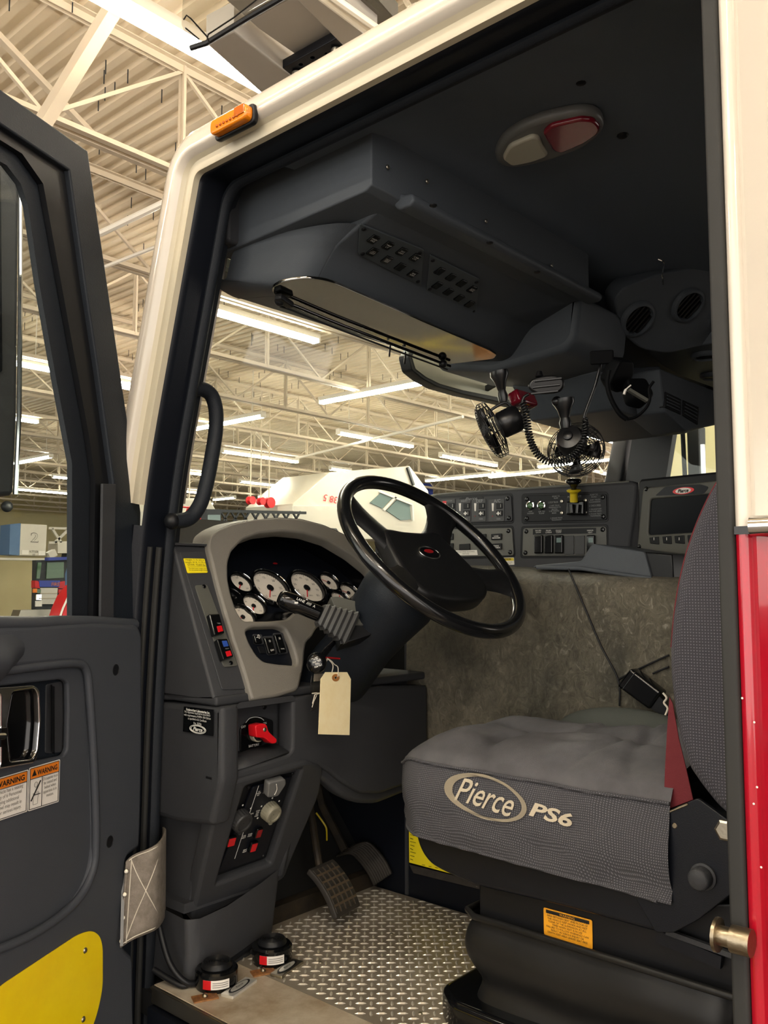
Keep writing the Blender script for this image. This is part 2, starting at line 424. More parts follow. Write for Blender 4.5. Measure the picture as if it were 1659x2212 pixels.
for i, y in enumerate(JY):
    lab = 'cream open-web roof joist under the deck, %s one counting away from the cab' % ORD[i]
    if jt is None:
        jt = thing('roof_joist', lab, 'roof joist', (0, y, 0), 'open-web joists under the roof deck')
        for nm, q in zip(('top_chord', 'bottom_chord', 'web'), jb):
            q.v = [v+V((0, y, 0)) for v in q.v]; q.build(nm, M['truss'], jt, flat=True)
    else:
        copy_tree(jt, None, (0, y, 0), lab)
# cross bracing members running towards the camera
def beam(name, a, c, wd, label, cat, m='truss', ht=None, group=None):
    o = MB().bar(a, c, wd, ht).build(name, M[m], flat=True); return tag(o, label, cat, group)
def PP(px, py, z=None, y=None, x=None, d=None):
    r = ray(px, py)
    if d is not None: return CAM+r*d
    if z is not None: return CAM+r*((z-CAM.z)/r.z)
    if y is not None: return CAM+r*((y-CAM.y)/r.y)
    return CAM+r*((x-CAM.x)/r.x)
beam('bracing_strut', PP(262, -10, y=4.6), PP(95, 262, y=5.4), .085, 'thick cream diagonal strut crossing in front of the nearest joist', 'brace')
beam('bracing_strut', PP(-30, 50, y=6.2), PP(232, 325, y=6.6), .05, 'thin cream diagonal brace left of the joist upright', 'brace')
for i, (a, c, lab) in enumerate([((215, 505), (372, 430), 'grey pipe running up to the white cab pillar, just below the second joist'), ((222, 578), (345, 530), 'thin grey conduit crossing between the two door pillars'), ((640, 990), (1000, 900), 'long grey pipe high behind the steering wheel rim')]):
    q = MB().tube([PP(*a, z=3.9), PP(*c, z=3.9)], .03 if i != 1 else .018, 8).build('ceiling_pipe', M['fix']); tag(q, lab, 'pipe')
# fluorescent fixtures : world centre, axis
FX = []
def fx(a, c, lab, z=4.0):
    p, q = PP(*a, z=z), PP(*c, z=z); ax = 'x' if abs(p.x-q.x) > abs(p.y-q.y) else 'y'; FX.append(((p+q)/2, ax, (p-q).length, lab))
FX.append((V((5.6, 8.08, 4.0)), 'x', 2.44, 'lit fluorescent strip directly below the roof console, the biggest one seen through the windshield'))
FX.append((V((5.95, 12.17, 4.0)), 'x', 2.44, 'lit fluorescent strip cut by the door window frame, nearest one in the door glass'))
for a, c, l in [((690, 872), (935, 824), 'lit fluorescent strip slanting upwards below the crossover mirror'), ((735, 935), (885, 967), 'lit fluorescent strip above the white platform, sloping down right'), ((480, 975), (642, 1000), 'lit fluorescent strip right of the grab handle, long sloping one'), ((410, 930), (568, 900), 'lit fluorescent strip passing behind the grab handle near its upper bend'),
 ((955, 985), (1068, 1007), 'lit fluorescent strip left of the wire fan cage'), ((920, 1042), (1065, 1023), 'lit fluorescent strip just above the switch console, slanting upwards'), ((520, 1041), (642, 1055), 'lit fluorescent strip above the red hose reels'), ((35, 1058), (155, 1067), 'lit fluorescent strip lowest in the door glass, above the tan wall'),
 ((120, 1030), (176, 1038), 'short lit fluorescent strip at the right edge of the door glass'), ((35, 1002), (108, 987), 'lit fluorescent strip slanting upwards in the door glass'), ((392, 1020), (437, 1026), 'lit fluorescent strip cut by the lower half of the grab handle'), ((385, 1060), (430, 1066), 'lit fluorescent strip low behind the grab handle'),
 ((555, 1075), (665, 1063), 'lit fluorescent strip right behind the red hose reels'), ((718, 1013), (752, 1020), 'tiny lit fluorescent strip over the slanted top of the white platform'), ((1165, 903), (1270, 935), 'lit fluorescent strip passing behind the fan cage'), ((1280, 940), (1360, 968), 'lit fluorescent strip right of the fan cage'),
 ((1160, 1012), (1350, 988), 'lit fluorescent strip below the fan cage, slanting upwards'), ((1060, 1040), (1220, 1005), 'lit fluorescent strip between the two fans above the console'), ((1305, 1022), (1345, 1033), 'short lit fluorescent strip beside the passenger pillar'), ((460, 1080), (510, 1076), 'faint lit fluorescent strip left of the red hose reels'), ((420, 1085), (455, 1089), 'short lit fluorescent strip just right of the grab handle foot'), ((35, 907), (62, 909), 'lit fluorescent strip end beside the mirror edge in the door glass'), ((258, 833), (291, 843), 'lit fluorescent strip showing between the door and the white pillar'),
 ((1110, 875), (1160, 893), 'lit fluorescent strip behind the red lamp under the console')]: fx(a, c, l)
FX.append((V(PP(500, 152, z=4.0)), 'x', 2.44, 'very bright fluorescent strip beside the grey ladder above the cab roof'))
for (x, y, ax) in [(-2.2, 2.6, 'y'), (-2.6, -1.2, 'x'), (1.5, -2.2, 'x'), (-5, .5, 'y'), (-2, -5, 'x'), (4, -4, 'y'), (4.5, 1.2, 'x'), (10, 5, 'y'), (-5, 6, 'y')]:  # unseen strips added to light the cab and hall
    FX.append((V((x, y, 4.0)), ax, 2.44, None))
ft = None
def fixture(c, ax, L, lab, first):
    if first:
        t = thing('ceiling_light', lab, 'ceiling light', (0, 0, 0), 'fluorescent strips of the hall')
        MB().box((0, 0, .07), (2.5, .11, .07)).build('housing', M['fix'], t, flat=True)
        b = MB()
        for s in (-.035, .035): b.tube([(-1.21, s, 0), (1.21, s, 0)], .02, 8)
        b.build('tube', M['tube'], t)
        for s in (-1.23, 1.23): MB().box((s, 0, .02), (.03, .12, .08)).build('end_cap', M['fix'], t, flat=True)
        MB().tube([(-.9, 0, .1), (-.9, 0, .95)], .008, 6).build('hanger', M['fix'], t)
        return t
n_in = 0
for i, (c, ax, L, lab) in enumerate(FX):
    if i == 0: ft = fixture(c, ax, L, lab, True); t = ft
    else: t = copy_tree(ft, None, None, lab or 'added fluorescent strip out of view, put in to light the cab and hall')
    t.location = c; t.rotation_euler = (0, 0, 0 if ax == 'x' else math.pi/2)
    if lab and L < 2.3: t.scale = (max(L, .6)/2.44, 1, 1)
    if lab is None: t['group'] = 'added fluorescent strips out of view'
# yellow floor lines seen mirrored in the visor
for i, (a, c) in enumerate([((3.6, 5.35, 0), (5.44, 4.8, 0)), ((5.42, 4.82, 0), (5.72, 4.25, 0)), ((5.42, 4.80, 0), (6.2, 4.55, 0))]):
    d = V(c)-V(a); F_ = Fr((V(a)+V(c))/2+V((0, 0, GZ)), d, (-d.y, d.x, 0))
    tag(plate('floor_line', F_, rect(0, 0, d.length, .055), .004, M['yelref'], px=False, off=.004+.0015*i), ['longest yellow line painted on the floor ahead of the truck, mirrored in the sun visor', 'short yellow floor line forking towards the truck, mirrored in the sun visor', 'yellow floor line forking away, mirrored in the sun visor'][i], 'floor marking')
tag(MB().box((6.02, 4.42, GZ+.08), (.22, .18, .16)).build('cardboard_box', M['eyelet'], bev=.004), 'brown cardboard box on the floor, mirrored at the right end of the sun visor', 'box')
tag(MB().box((6.42, 4.45, GZ+.05), (.26, .12, .10)).build('plastic_case', M['paper'], bev=.02), 'white case on the floor beside the cardboard box', 'case')

# ---------------- far trucks and clutter
def far(px, py, y): return YF(y).pt(px, py)
Y1 = 24.0; F1 = YF(Y1)
t = thing('platform_box', 'cream rescue platform box marked with a large outlined 2', 'aerial platform', F1.pt(75, 1165))
plate('box_front', F1, [(45, 1131), (102, 1134), (99, 1201), (42, 1200)], .9, M['far_white'], t, bev=.02)
plate('side_panel', YF(Y1+.01), [(22, 1133), (45, 1130), (42, 1200), (20, 1198)], .6, M['pipeb'], t, label='pale blue side panel')
G = F1; a, c = G.loc(74, 1161)
text(G, '2', a, c, 1.0, M['inkgray'], t, w_=abs(G.loc(66, 1160)[0]-G.loc(83, 1160)[0]), h=abs(G.loc(0, 1150)[1]-G.loc(0, 1172)[1]), off=.02, bold=.02)
text(G, '2', a, c, 1.0, M['far_white'], t, w_=abs(G.loc(67, 1160)[0]-G.loc(82, 1160)[0])*.98, h=abs(G.loc(0, 1151.5)[1]-G.loc(0, 1170.5)[1]), off=.03)
a, c = G.loc(72, 1195); text(G, "ALTITUDE\n100'", a, c, .3, M['ink'], t, off=.02, w_=.26, h=.16)
lrect('marker_panel', G, *G.loc(54, 1193), .2, .12, .02, M['paper'], t); lrect('marker_panel', G, *G.loc(90, 1195), .2, .12, .02, M['paper'], t)
tag(plate('platform_rail', YF(Y1-.2), [(-30, 1204), (103, 1206), (103, 1211), (-30, 1209)], .4, M['far_white']), 'cream bumper rail under the platform box', 'rail')
t = thing('lattice_ladder', 'cream lattice ladder boom right of the platform box', 'ladder', F1.pt(140, 1165))
b = MB()
for q in [((105, 1141), (180, 1142)), ((105, 1172), (180, 1172)), ((112, 1142), (132, 1172)), ((150, 1142), (118, 1172)), ((142, 1142), (165, 1172)), ((178, 1142), (150, 1180)), ((165, 1172), (150, 1185))]: b.bar(far(*q[0], Y1+.5), far(*q[1], Y1+.5), .07)
b.build('lattice', M['far_white'], t, flat=True); plate('turntable', YF(Y1+.4), [(125, 1172), (178, 1172), (178, 1195), (125, 1195)], .6, M['far_white'], t)
MB().bar(V((far(150, 1190, Y1).x, Y1+.7, GZ)), far(150, 1190, Y1+.7), .3).build('stand', M['far_dark'], t)
MB().bar(far(118, 1193, Y1), far(103, 1201, Y1), .2).build('nozzle', M['far_white'], t)
Y2 = 21.0; F2 = YF(Y2)
t = thing('parked_fire_engine', 'far fire engine with chrome grille and blue hood', 'fire engine', F2.pt(110, 1300))
plate('cab_front', F2, [(78, 1210), (172, 1208), (174, 1320), (76, 1320)], .2, M['far_dark'], t)
for q in ([(82, 1215), (90, 1215), (86, 1250), (79, 1250)], [(102, 1215), (138, 1214), (138, 1248), (100, 1250)]): plate('windshield_pane', F2, q, .03, M['far_green'], t, off=.03)
plate('blue_beam', F2, [(105, 1204), (172, 1202), (172, 1208), (105, 1211)], .2, M['far_blue'], t, off=.2)
plate('hood', F2, [(84, 1254), (130, 1254), (128, 1268), (86, 1268)], .25, M['far_blue'], t, off=.06, label='blue hood panel')
for q in ([(76, 1254), (86, 1256), (86, 1271), (76, 1270)], [(128, 1257), (141, 1255), (141, 1272), (126, 1270)]): plate('fender', F2, q, .2, M['redp'], t, off=.05)
plate('grille', F2, [(87, 1270), (125, 1270), (122, 1305), (88, 1305)], .1, M['steel'], t, off=.1)
for yy in (1281, 1292): plate('grille_bar', F2, [(87, yy), (124, yy), (124, yy+1.5), (87, yy+1.5)], .03, M['brass'], t, off=.14)
for q, m in (((72, 1276), 'orange'), ((133, 1278), 'orange'), ((80, 1277), 'far_green'), ((126, 1277), 'redp')):
    a, c = F2.loc(*q); lrect('signal_lamp', F2, a, c, .1, .1, .05, M[m], t, off=.05)
for q in ((80, 1290), (131, 1290)): a, c = F2.loc(*q); lrect('headlamp', F2, a, c, .14, .14, .05, M['chrome'], t, off=.05)
for q in ((80, 1304), (132, 1303)): a, c = F2.loc(*q); lrect('bumper_plate', F2, a, c, .16, .14, .05, M['paper'], t, off=.05)
plate('bumper', F2, [(45, 1318), (125, 1316), (125, 1345), (35, 1345)], .4, M['steel'], t, off=.4)
text(F2, 'FIRE', *F2.loc(117, 1262), .12, M['orange'], t, off=.07)
tag(MB().tube([V((far(145, 1320, Y2-1).x, Y2-1, GZ)), far(145, 1320, Y2-1), far(146, 1240, Y2-1), far(150, 1226, Y2-1), far(160, 1222, Y2-1), far(172, 1224, Y2-1)], .06, 10).build('exhaust_duct', M['pipeb']), 'blue flexible duct bent over beside the far fire engine', 'duct')
F3 = YF(9.0)
t = thing('red_fender', 'curved red fender with a white edge at the bottom right of the door glass', 'fender', F3.pt(155, 1310))
plate('panel', F3, [(125, 1440), (132, 1340), (140, 1315), (152, 1288), (169, 1266), (174, 1262), (230, 1262), (230, 1640), (125, 1640)], .3, M['redp'], t, bev=.01)
b = MB(); b.tube([F3.pt(*q, .02) for q in ((127, 1340), (136, 1314), (149, 1286), (168, 1261))], .012, 8); b.build('white_edge', M['paper'], t)
plate_t = tag(plate('tan_curtain', YF(26), [(-40, 1210), (82, 1212), (74, 1335), (-40, 1335)], .2, M['wall']), 'tan partition hanging below the platform box', 'partition')
# speaker on far wall
t = tag(MB().ball(far(15, 1094, 30), .2).build('wall_speaker', M['far_dark']), 'dark round loudspeaker on the tan wall in the door glass', 'speaker')
# white platform 38 5
F4 = YF(14.0)
t = thing('white_platform', 'large cream platform cabin with upside-down red number behind the steering wheel', 'aerial platform', F4.pt(770, 1080))
plate('side', F4, [(636, 1110), (632, 1088), (712, 1020), (885, 1006), (925, 1060), (940, 1165), (636, 1165)], 1.6, M['far_white'], t, bev=.02)
plate('lower_fold', YF(13.9), [(632, 1092), (760, 1092), (760, 1165), (632, 1165)], .5, M['far_white'], t, bev=.02)
for q in ([(822, 1066), (850, 1073), (826, 1098), (800, 1086)], [(860, 1078), (885, 1090), (888, 1122), (866, 1124), (835, 1103)]): plate('window_pane', F4, q, .05, M['far_teal'], t, off=.03)
for q in (((820, 1062), (890, 1090)), ((856, 1072), (828, 1102)), ((890, 1090), (892, 1125))): MB().bar(F4.pt(*q[0], .05), F4.pt(*q[1], .05), .05).build('window_bar', M['paper'], t)
text(F4, '38 5', *F4.loc(712, 1078), .25, M['redp'], t, w_=.46, h=.16, shear=.2, off=.03, rot=math.pi-.08)
for xx_ in (660, 880): MB().bar(V((F4.pt(xx_, 1150).x, 14.8, GZ)), V((F4.pt(xx_, 1150).x, 14.8, F4.pt(700, 1150).z)), .3).build('support_leg', M['far_dark'], t)
MB().bar(F4.pt(880, 1010, .03), F4.pt(893, 1048, .03), .06).build('hinge', M['far_dark'], t)
hr = None
for i, (q, r_, lab) in enumerate([((541, 1081), .09, 'leftmost of the red hose reels hanging above the dash hood'), ((563, 1083), .085, 'middle of the three red hose reels hanging together above the dash hood'), ((581, 1086), .12, 'largest red hose reel, hanging right of the other two'), ((407, 1168), .1, 'red hose reel low beside the grab handle foot')]):
    p = far(*q, 14.5); t = thing('hose_reel', lab, 'hose reel', p, 'red hose reels of the hall')
    G = Fr(p, (1, 0, 0), (0, 0, 1))
    MB().lathe([(r_*.3, -.05), (r_, -.05), (r_, -.03), (r_*.8, -.02), (r_*.8, .05), (r_, .06), (r_, .08), (r_*.3, .08)], 20, G).build('drum', M['redp'], t)
    MB().bar(p+V((0, 0, r_*.8)), (p.x, p.y, 5.06), .02).build('bracket', M['truss'], t)
t = thing('lattice_tower', 'dark lattice boom lying behind the instrument hood', 'crane boom', far(540, 1120, 12))
b = MB(); F5 = 12.0
for k in range(9):
    x0 = 455+k*22; b.bar(far(x0, 1105, F5), far(x0+18, 1135, F5), .03); b.bar(far(x0+18, 1105, F5), far(x0, 1135, F5), .03)
b.bar(far(440, 1103, F5), far(660, 1108, F5), .05); b.bar(far(420, 1137, F5), far(640, 1138, F5), .05); b.build('lattice', M['far_dark'], t, flat=True)
plate('box', YF(11.8), [(447, 1100), (478, 1100), (478, 1130), (447, 1130)], .3, M['far_dark'], t); plate('panel', YF(11.4), [(453, 1112), (476, 1112), (476, 1125), (453, 1125)], .05, M['far_teal'], t)
MB().bar(V((far(540,1120,12).x, 12.1, GZ)), V((far(540,1120,12).x, 12.1, far(540,1137,12).z)), .2).build('stand', M['far_dark'], t)
t = thing('red_railing', 'thin red railing beside the grab handle', 'railing', far(430, 1110, 11))
b = MB(); b.tube([far(378, 1094, 11), (far(415, 1096, 11)), far(430, 1110, 11), far(436, 1140, 11), V((far(436, 1140, 11).x, 11, GZ))], .015, 8); b.tube([far(395, 1135, 11), far(405, 1100, 11), far(425, 1093, 11)], .015, 8); b.build('rail', M['redp'], t)
tag(plate('parked_truck_roof', YF(13), [(360, 1100), (400, 1075), (455, 1078), (470, 1105), (470, 1180), (360, 1180)], 2, M['far_white'], bev=.05), 'cream truck body seen between the pillar and grab handle', 'truck body')
tag(plate('blue_curtain', YF(19), [(890, 1042), (935, 1045), (940, 1340), (895, 1340)], .1, M['far_blue']), 'blue curtain right of the white platform', 'curtain')

# ---------------- grey ladder above the cab
LZ = 2.5; FL = Fr((0, 0, LZ), (1, 0, 0), (0, -1, 0))   # seen from below, n = -z
t = thing('aerial_ladder', 'pale grey channel section ladder bridging over the cab roof', 'ladder', FL.pt(600, 60))
plate('web_plate', FL, [(490, 0), (650, 0), (760, 80), (672, 140), (560, 62)], .03, M['ladder'], t, off=-.05)
plate('rail', FL, [(445, 96), (505, 66), (655, 185), (590, 225)], .1, M['ladder'], t, bev=.008)
plate('rail', FL, [(600, -40), (700, -40), (815, 60), (745, 105)], .1, M['ladder'], t, bev=.008)
b = MB()
for q in (((690, -10), (806, 77)), ((712, -10), (822, 68))): b.tube([FL.pt(*q[0], .02), FL.pt(*q[1], .02)], .012, 8)
b.build('hand_rail', M['fix'], t)
plate('end_bracket', FL, [(605, 150), (735, 78), (760, 105), (640, 170)], .03, M['blackp'], t, off=-.005, bev=.003, holes=[ellipse(650, 141, 5, 4, 12), ellipse(675, 126, 5, 4, 12), ellipse(705, 117, 4, 3, 12)])
for q in ((642, 158), (727, 108)): a, c = FL.loc(*q); MB().lathe([(.018, 0), (.018, .02), (.012, .03)], 14, FL.at(a, c, .0)).build('bolt', M['steel'], t)
plate('dark_channel', FL, [(730, -20), (800, -20), (860, 48), (815, 70)], .06, M['inkgray'], t, off=-.04)
t = thing('light_guard', 'clear ribbed lamp cover with black edge and wire clip above the cab', 'lamp cover', FL.pt(450, 60))
LG = Fr((0, 0, LZ-.12), (1, 0, 0), (0, -1, 0))
plate('clear_cover', LG, [(395, 20), (480, -60), (620, -60), (640, -5), (445, 103), (410, 95), (392, 60)], .05, M['clear'], t, bev=.01)
b = MB(); b.tube([LG.pt(*q, .01) for q in ((412, 104), (447, 93), (540, 36), (640, -22))], .008, 8); b.build('black_edge', M['black'], t)
b = MB()
for q in ([(397, 42), (403, 33), (412, 40), (448, 80), (452, 92)], [(448, 84), (450, 74), (505, 38), (560, -5)], [(400, 60), (430, 85)]): b.tube([LG.pt(*z_, .02) for z_ in q], .0022, 6)
b.build('wire_clip', M['wire'], t)
t = tag(plate('ribbed_lens', Fr((0, 0, LZ), (1, 0, 0), (0, -1, 0)), [(775, -10), (860, -10), (905, 20), (840, 50)], .03, M['clear'], bev=.005), 'clear ribbed lens strip at the right of the ladder', 'lens')

M['far_yellow'] = mat('pale_yellow_panel', '#c9c193', .5)
tag(plate('yellow_cabinet', XF(5.0), [(1385, 700), (1700, 640), (1700, 1500), (1385, 1500)], .3, M['far_yellow'], r=.05), 'tall pale yellow cabinet standing outside the passenger window', 'cabinet')
t = thing('passenger_mirror', 'dark upright exterior mirror with a bright bracket outside the passenger window', 'mirror', XF(2.75).pt(1495, 1000))
plate('housing', XF(2.75), [(1482, 920), (1510, 920), (1512, 1060), (1486, 1060)], .08, M['far_dark'], t, bev=.01)
for q in (((1474, 920), (1480, 1040)), ((1518, 960), (1520, 1040))): MB().bar(XF(2.72).pt(*q[0]), XF(2.72).pt(*q[1]), .015).build('bracket', M['chrome'], t)
MB().bar(XF(2.75).pt(1497, 1055), V((2.35, XF(2.75).pt(1497, 1055).y, 1.0)), .03).build('arm', M['far_dark'], t)
# ================================================================ CAB BODY
cab = thing('fire_engine_cab', 'cream over red fire engine cab with its driver door opening', 'fire engine cab', (1.1, 0, 0))
def sweep(path, prof, close=False):
    n = len(path); rows = []
    for i in range(n):
        a = V((*path[max(0, i-1)], 0)); p = V((*path[i], 0)); c = V((*path[min(n-1, i+1)], 0))
        t1 = (p-a); t2 = (c-p)
        if t1.length < 1e-6: t1 = t2
        if t2.length < 1e-6: t2 = t1
        t1.normalize(); t2.normalize(); n1 = V((t1.y, -t1.x, 0)); n2 = V((t2.y, -t2.x, 0))
        nn = (n1+n2).normalized(); k = 1/max(.5, nn.dot(n1))
        # outward = forward/up side of the opening
        rows.append([(xx, p.x+nn.x*o_*k, p.y+nn.y*o_*k) for o_, xx in prof])
    return rows
def rpath(pts, r, k=8):
    out = [pts[0]]
    for i in range(1, len(pts)-1):
        p = V((*pts[i], 0)); a = V((*pts[i-1], 0)); b = V((*pts[i+1], 0)); q = min(r[i], (a-p).length*.45, (b-p).length*.45)
        if q <= 0: out.append(pts[i]); continue
        A = p+(a-p).normalized()*q; B = p+(b-p).normalized()*q
        for j in range(k+1):
            t = j/k; c = A*(1-t)**2+p*2*t*(1-t)+B*t*t; out.append((c.x, c.y))
    out.append(pts[-1]); return out
PB = [(1.675, -.3), (1.656, .6), (1.622, 1.0), (1.437, 1.676), (.36, 1.686)]
def flip(p): return p
base = rpath(PB, [0, .3, .35, .018, 0])
basew = rpath(PB, [0, .3, .35, .05, 0])
# cream channel + white outer skin  (outward normal: path runs upward then backward -> outward is +y then +z)
baseu = [q for q in base if q[1] > .985]
rows = sweep(baseu, [(0, .012), (0, -.002), (.006, -.004), (.022, -.004), (.028, -.012)])
MB().rows(rows).build('door_channel', M['cream'], cab, ang=50)
rows = sweep(baseu, [(.028, -.012), (.034, -.024), (.042, -.027), (.060, -.026), (.078, -.018), (.092, -.002), (.104, .03), (.112, .08), (.116, .2)])
MB().rows(rows).build('door_surround', M['white'], cab, ang=60)
rows = sweep(base, [(.001, .012), (-.002, .016), (-.002, .03), (.002, .06), (.003, .082)])
MB().rows(rows).build('black_jamb', M['blackp'], cab, ang=40)
rows = sweep(basew, [(.006, .076), (-.004, .074), (-.010, .082), (-.008, .094), (.002, .100), (.004, .104), (.016, .107), (.03, .109), (.04, .14)])
MB().rows(rows).build('door_seal', M['rubber'], cab, ang=60)
for xx, oo, rr in ((.035, -.004, .006), (.058, -.004, .007)):
    MB().tube([r[0] for r in sweep(base[:13], [(oo, xx)])], rr, 8).build('seal_rib', M['rubber2'], cab)
MB().rows(sweep([q for q in base if q[1] < .97], [(0, .012), (.012, .0), (.05, .0), (.07, .03)])).build('lower_pillar', M['blackp'], cab)
# rear jamb
MB().box((.03, .3725, .68), (.09, .019, 2.1)).build('rear_jamb', M['rubber2'], cab, bev=.004)
MB().box((.07, .376, .68), (.03, .012, 2.1)).build('rear_seal', M['rubber'], cab, bev=.006)
ZS = PP(1625, 1140, x=-.005).z; ZR = PP(1625, 1150, x=-.005).z
b = MB()
def skin(z0, z1):
    rows = []
    for zz in (z0, z1): rows.append([(.05, .364, zz), (-.004, .364, zz), (-.009, .361, zz), (-.010, .351, zz), (-.006, .348, zz), (-.003, .345, zz), (-.006, .341, zz), (-.010, .338, zz), (-.010, -2.2, zz)])
    return MB().rows(rows)
skin(ZS, 1.80).build('upper_side_panel', M['white'], cab, ang=60)
skin(-.5, ZR).build('lower_side_panel', M['red'], cab, ang=60)
MB().box((-.004, -.887, (ZS+ZR)/2), (.014, 2.5, ZS-ZR+.004)).build('black_stripe', M['gloss'], cab)
F_ = XF(-.012); a, c = F_.loc(1625, 1137)
b = MB(); b.tube([(-.016, -a+.0, c), (-.016, -a-1.2, c)], .012, 12); b.build('chrome_trim', M['chrome'], cab)
b = MB()
for q in ((1604, 1508), (1630, 1560), (1636, 1700), (1629, 1736), (1645, 1873)):
    a, c = XF(-.0095).loc(*q); b.lathe([(.0014, 0), (.0010, .0004)], 7, XF(-.0095).at(a, c, .0012))
b.build('paint_chips', M['paper'], cab)
# striker
G = Fr(PP(1582, 2016, x=.0), (0, 0, 1), (1, 0, 0)); p = PP(1612, 2017, x=-.005)
q0 = V((p.x+.006, .352, p.z))
b = MB(); b.tube([q0+V((-.03, 0.02, 0)), q0+V((-.03, .036, 0))], .011, 14); b.tube([q0+V((-.03, -.0, 0)), q0+V((-.03, .022, 0))], .015, 14); b.tube([q0+V((-.03, .036, 0)), q0+V((-.03, .040, 0))], .019, 14)
b.build('door_striker', M['brass'], cab)
# roof, rear wall, floor shell, passenger side
b = MB(); b.rows([[(.11, yy, 1.795 if yy < 1.4 else 1.75), (.2, yy, 1.83), (2.2, yy, 1.83), (2.35, yy, 1.75)] for yy in (-2.2, .4, 1.4, 1.55)]); b.build('roof_skin', M['white'], cab, ang=60, solid=.01)
MB().box((1.2, -.75, .7), (2.3, .05, 2.3)).build('rear_wall', M['liner'], cab)
MB().box((1.2, .4, -.06), (2.26, 2.6, .05)).build('floor_pan', M['dark'], cab)
MB().box((1.2, 1.93, .43), (2.3, .04, 1.0)).build('firewall', M['dark'], cab)
MB().box((.60, 1.665, .01), (.45, .03, .06)).build('toe_kick', M['dirt'], cab)
rows = [[(xx, yy, zz) for xx in (.2, .82)] for yy, zz in ((1.66, .0), (1.70, .06), (1.84, .22), (1.9, .5))]
MB().rows(rows).build('toe_board', M['dark'], cab)
# headliner
rows = []
for yy, z0 in ((-.72, 1.735), (.2, 1.74), (.75, 1.74), (.93, 1.735), (1.01, 1.728), (1.05, 1.715), (1.10, 1.705), (1.30, 1.70)):
    rows.append([(xx, yy, min(z0, zz)) for xx, zz in ((.078, 1.684), (.12, 1.690), (.19, 1.725), (.3, 1.74), (1.2, 1.745), (2.2, 1.74), (2.3, 1.66))])
MB().rows(rows).build('headliner', M['liner'], cab, sub=2)
b = MB()
for q in ((1345, 291), (1255, 175)): b.screw(Fr((0, 0, 1.738), (1, 0, 0), (0, -1, 0)), *Fr((0, 0, 1.738), (1, 0, 0), (0, -1, 0)).loc(*q), .012, .006)
b.build('headliner_plug', M['black'], cab)
# front header over the windshield and passenger pillars
MB().box((1.22, 1.52, 1.665), (2.2, .08, .17)).build('header', M['plastic'], cab, bev=.01)
FP = YF(1.60)
plate('passenger_pillar', FP, [(1336, 1060), (1372, 880), (1465, 880), (1450, 920), (1408, 1060)], .08, M['plastic'], cab, bev=.02)
b = MB()
for q in (((1398, 1040), (1428, 890)), ((1384, 1040), (1412, 890))): b.tube([FP.pt(*q[0], .006), FP.pt(*q[1], .006)], .012, 8)
b.build('pillar_seal', M['rubber'], cab)
b = MB(); FS = XF(2.28)
plate('passenger_side', FS, [(1346, 1900), (1351, 1040), (1377, 870), (1390, 780), (2400, 600), (2400, 1900)], .04, M['plastic'], cab, holes=[[(1437, 1040), (1462, 885), (1640, 870), (1640, 1040)]], r=.02)
plate('passenger_glass', FS, [(1437, 1040), (1462, 885), (1640, 870), (1640, 1040)], .006, M['pane'], cab, off=-.02)
# windshield
WF = Fr((0, 1.86, .95), (1, 0, 0), (0, -.20, .70))
ws = plate('windshield', WF, rect(1.18, .33, 2.2, .82), .006, M['wind'], cab, px=False, r=.06)
b = MB(); b.tube([WF.w(.09, -.05, 0), WF.w(.09, .7, 0)], .012, 8); b.build('windshield_seal', M['rubber'], cab)
# sill and lower body
MB().box((.1415, .65, -.009), (.181, 1.9, .018)).build('sill_plate', M['alu'], cab, bev=.002)
b = MB(); b.box((.0495, .65, -.018), (.006, 1.9, .034)); b.box((.0465, .65, -.004), (.008, 1.9, .004)); b.build('sill_nosing', M['steel'], cab)
MB().box((.052, .65, -.28), (.03, 1.9, .48)).build('step_riser', M['blackp'], cab)
MB().box((-.12, .65, -.52), (.4, 1.9, .04)).build('step_tread', M['dirt'], cab)
# ================================================================ parts fixed near the opening
FA = XF(-.022)
t = thing('marker_lamp', 'amber clearance marker lamp on the cream roof corner', 'marker lamp', FA.pt(512, 270))
G = FA; A = V((*G.loc(487, 284), 0)); B = V((*G.loc(545, 254), 0)); ang = math.atan2(B.y-A.y, B.x-A.x)
G = G.at((A.x+B.x)/2, (A.y+B.y)/2).rot(ang); L = .112; H = .034
lrect('base', G, 0, 0, L+.006, H+.006, .012, M['black'], t, r=.012, bev=.003)
plate('lens', G, rect(0, 0, L-.004, H-.004), .02, M['amber'], t, px=False, r=.012, bev=.007, off=.028)
b = MB()
for i in range(7): b.ball(G.w(-.03+i*.01, -.004, .0285), .0032, 6)
b.build('lens_dots', M['amber2'], t); lrect('end_block', G, .036, .004, .028, .018, .006, M['amber2'], t, off=.024)
# grab handle
GH = YF(1.585)
t = thing('grab_handle', 'black rubber-covered grab handle curving from the driver windshield pillar', 'grab handle', GH.pt(450, 980))
pts = cr([GH.pt(408, 846), GH.pt(432, 840), GH.pt(455, 852), GH.pt(466, 884), GH.pt(466, 930), GH.pt(457, 990), GH.pt(446, 1045), GH.pt(432, 1090), GH.pt(408, 1120), GH.pt(372, 1126)], 8)
MB().tube(pts, .0168, 16).build('grip', M['rubber'], t, ang=80)
for q in (pts[0], pts[-1]): MB().ball(q, .018).build('mounting_foot', M['black'], t)
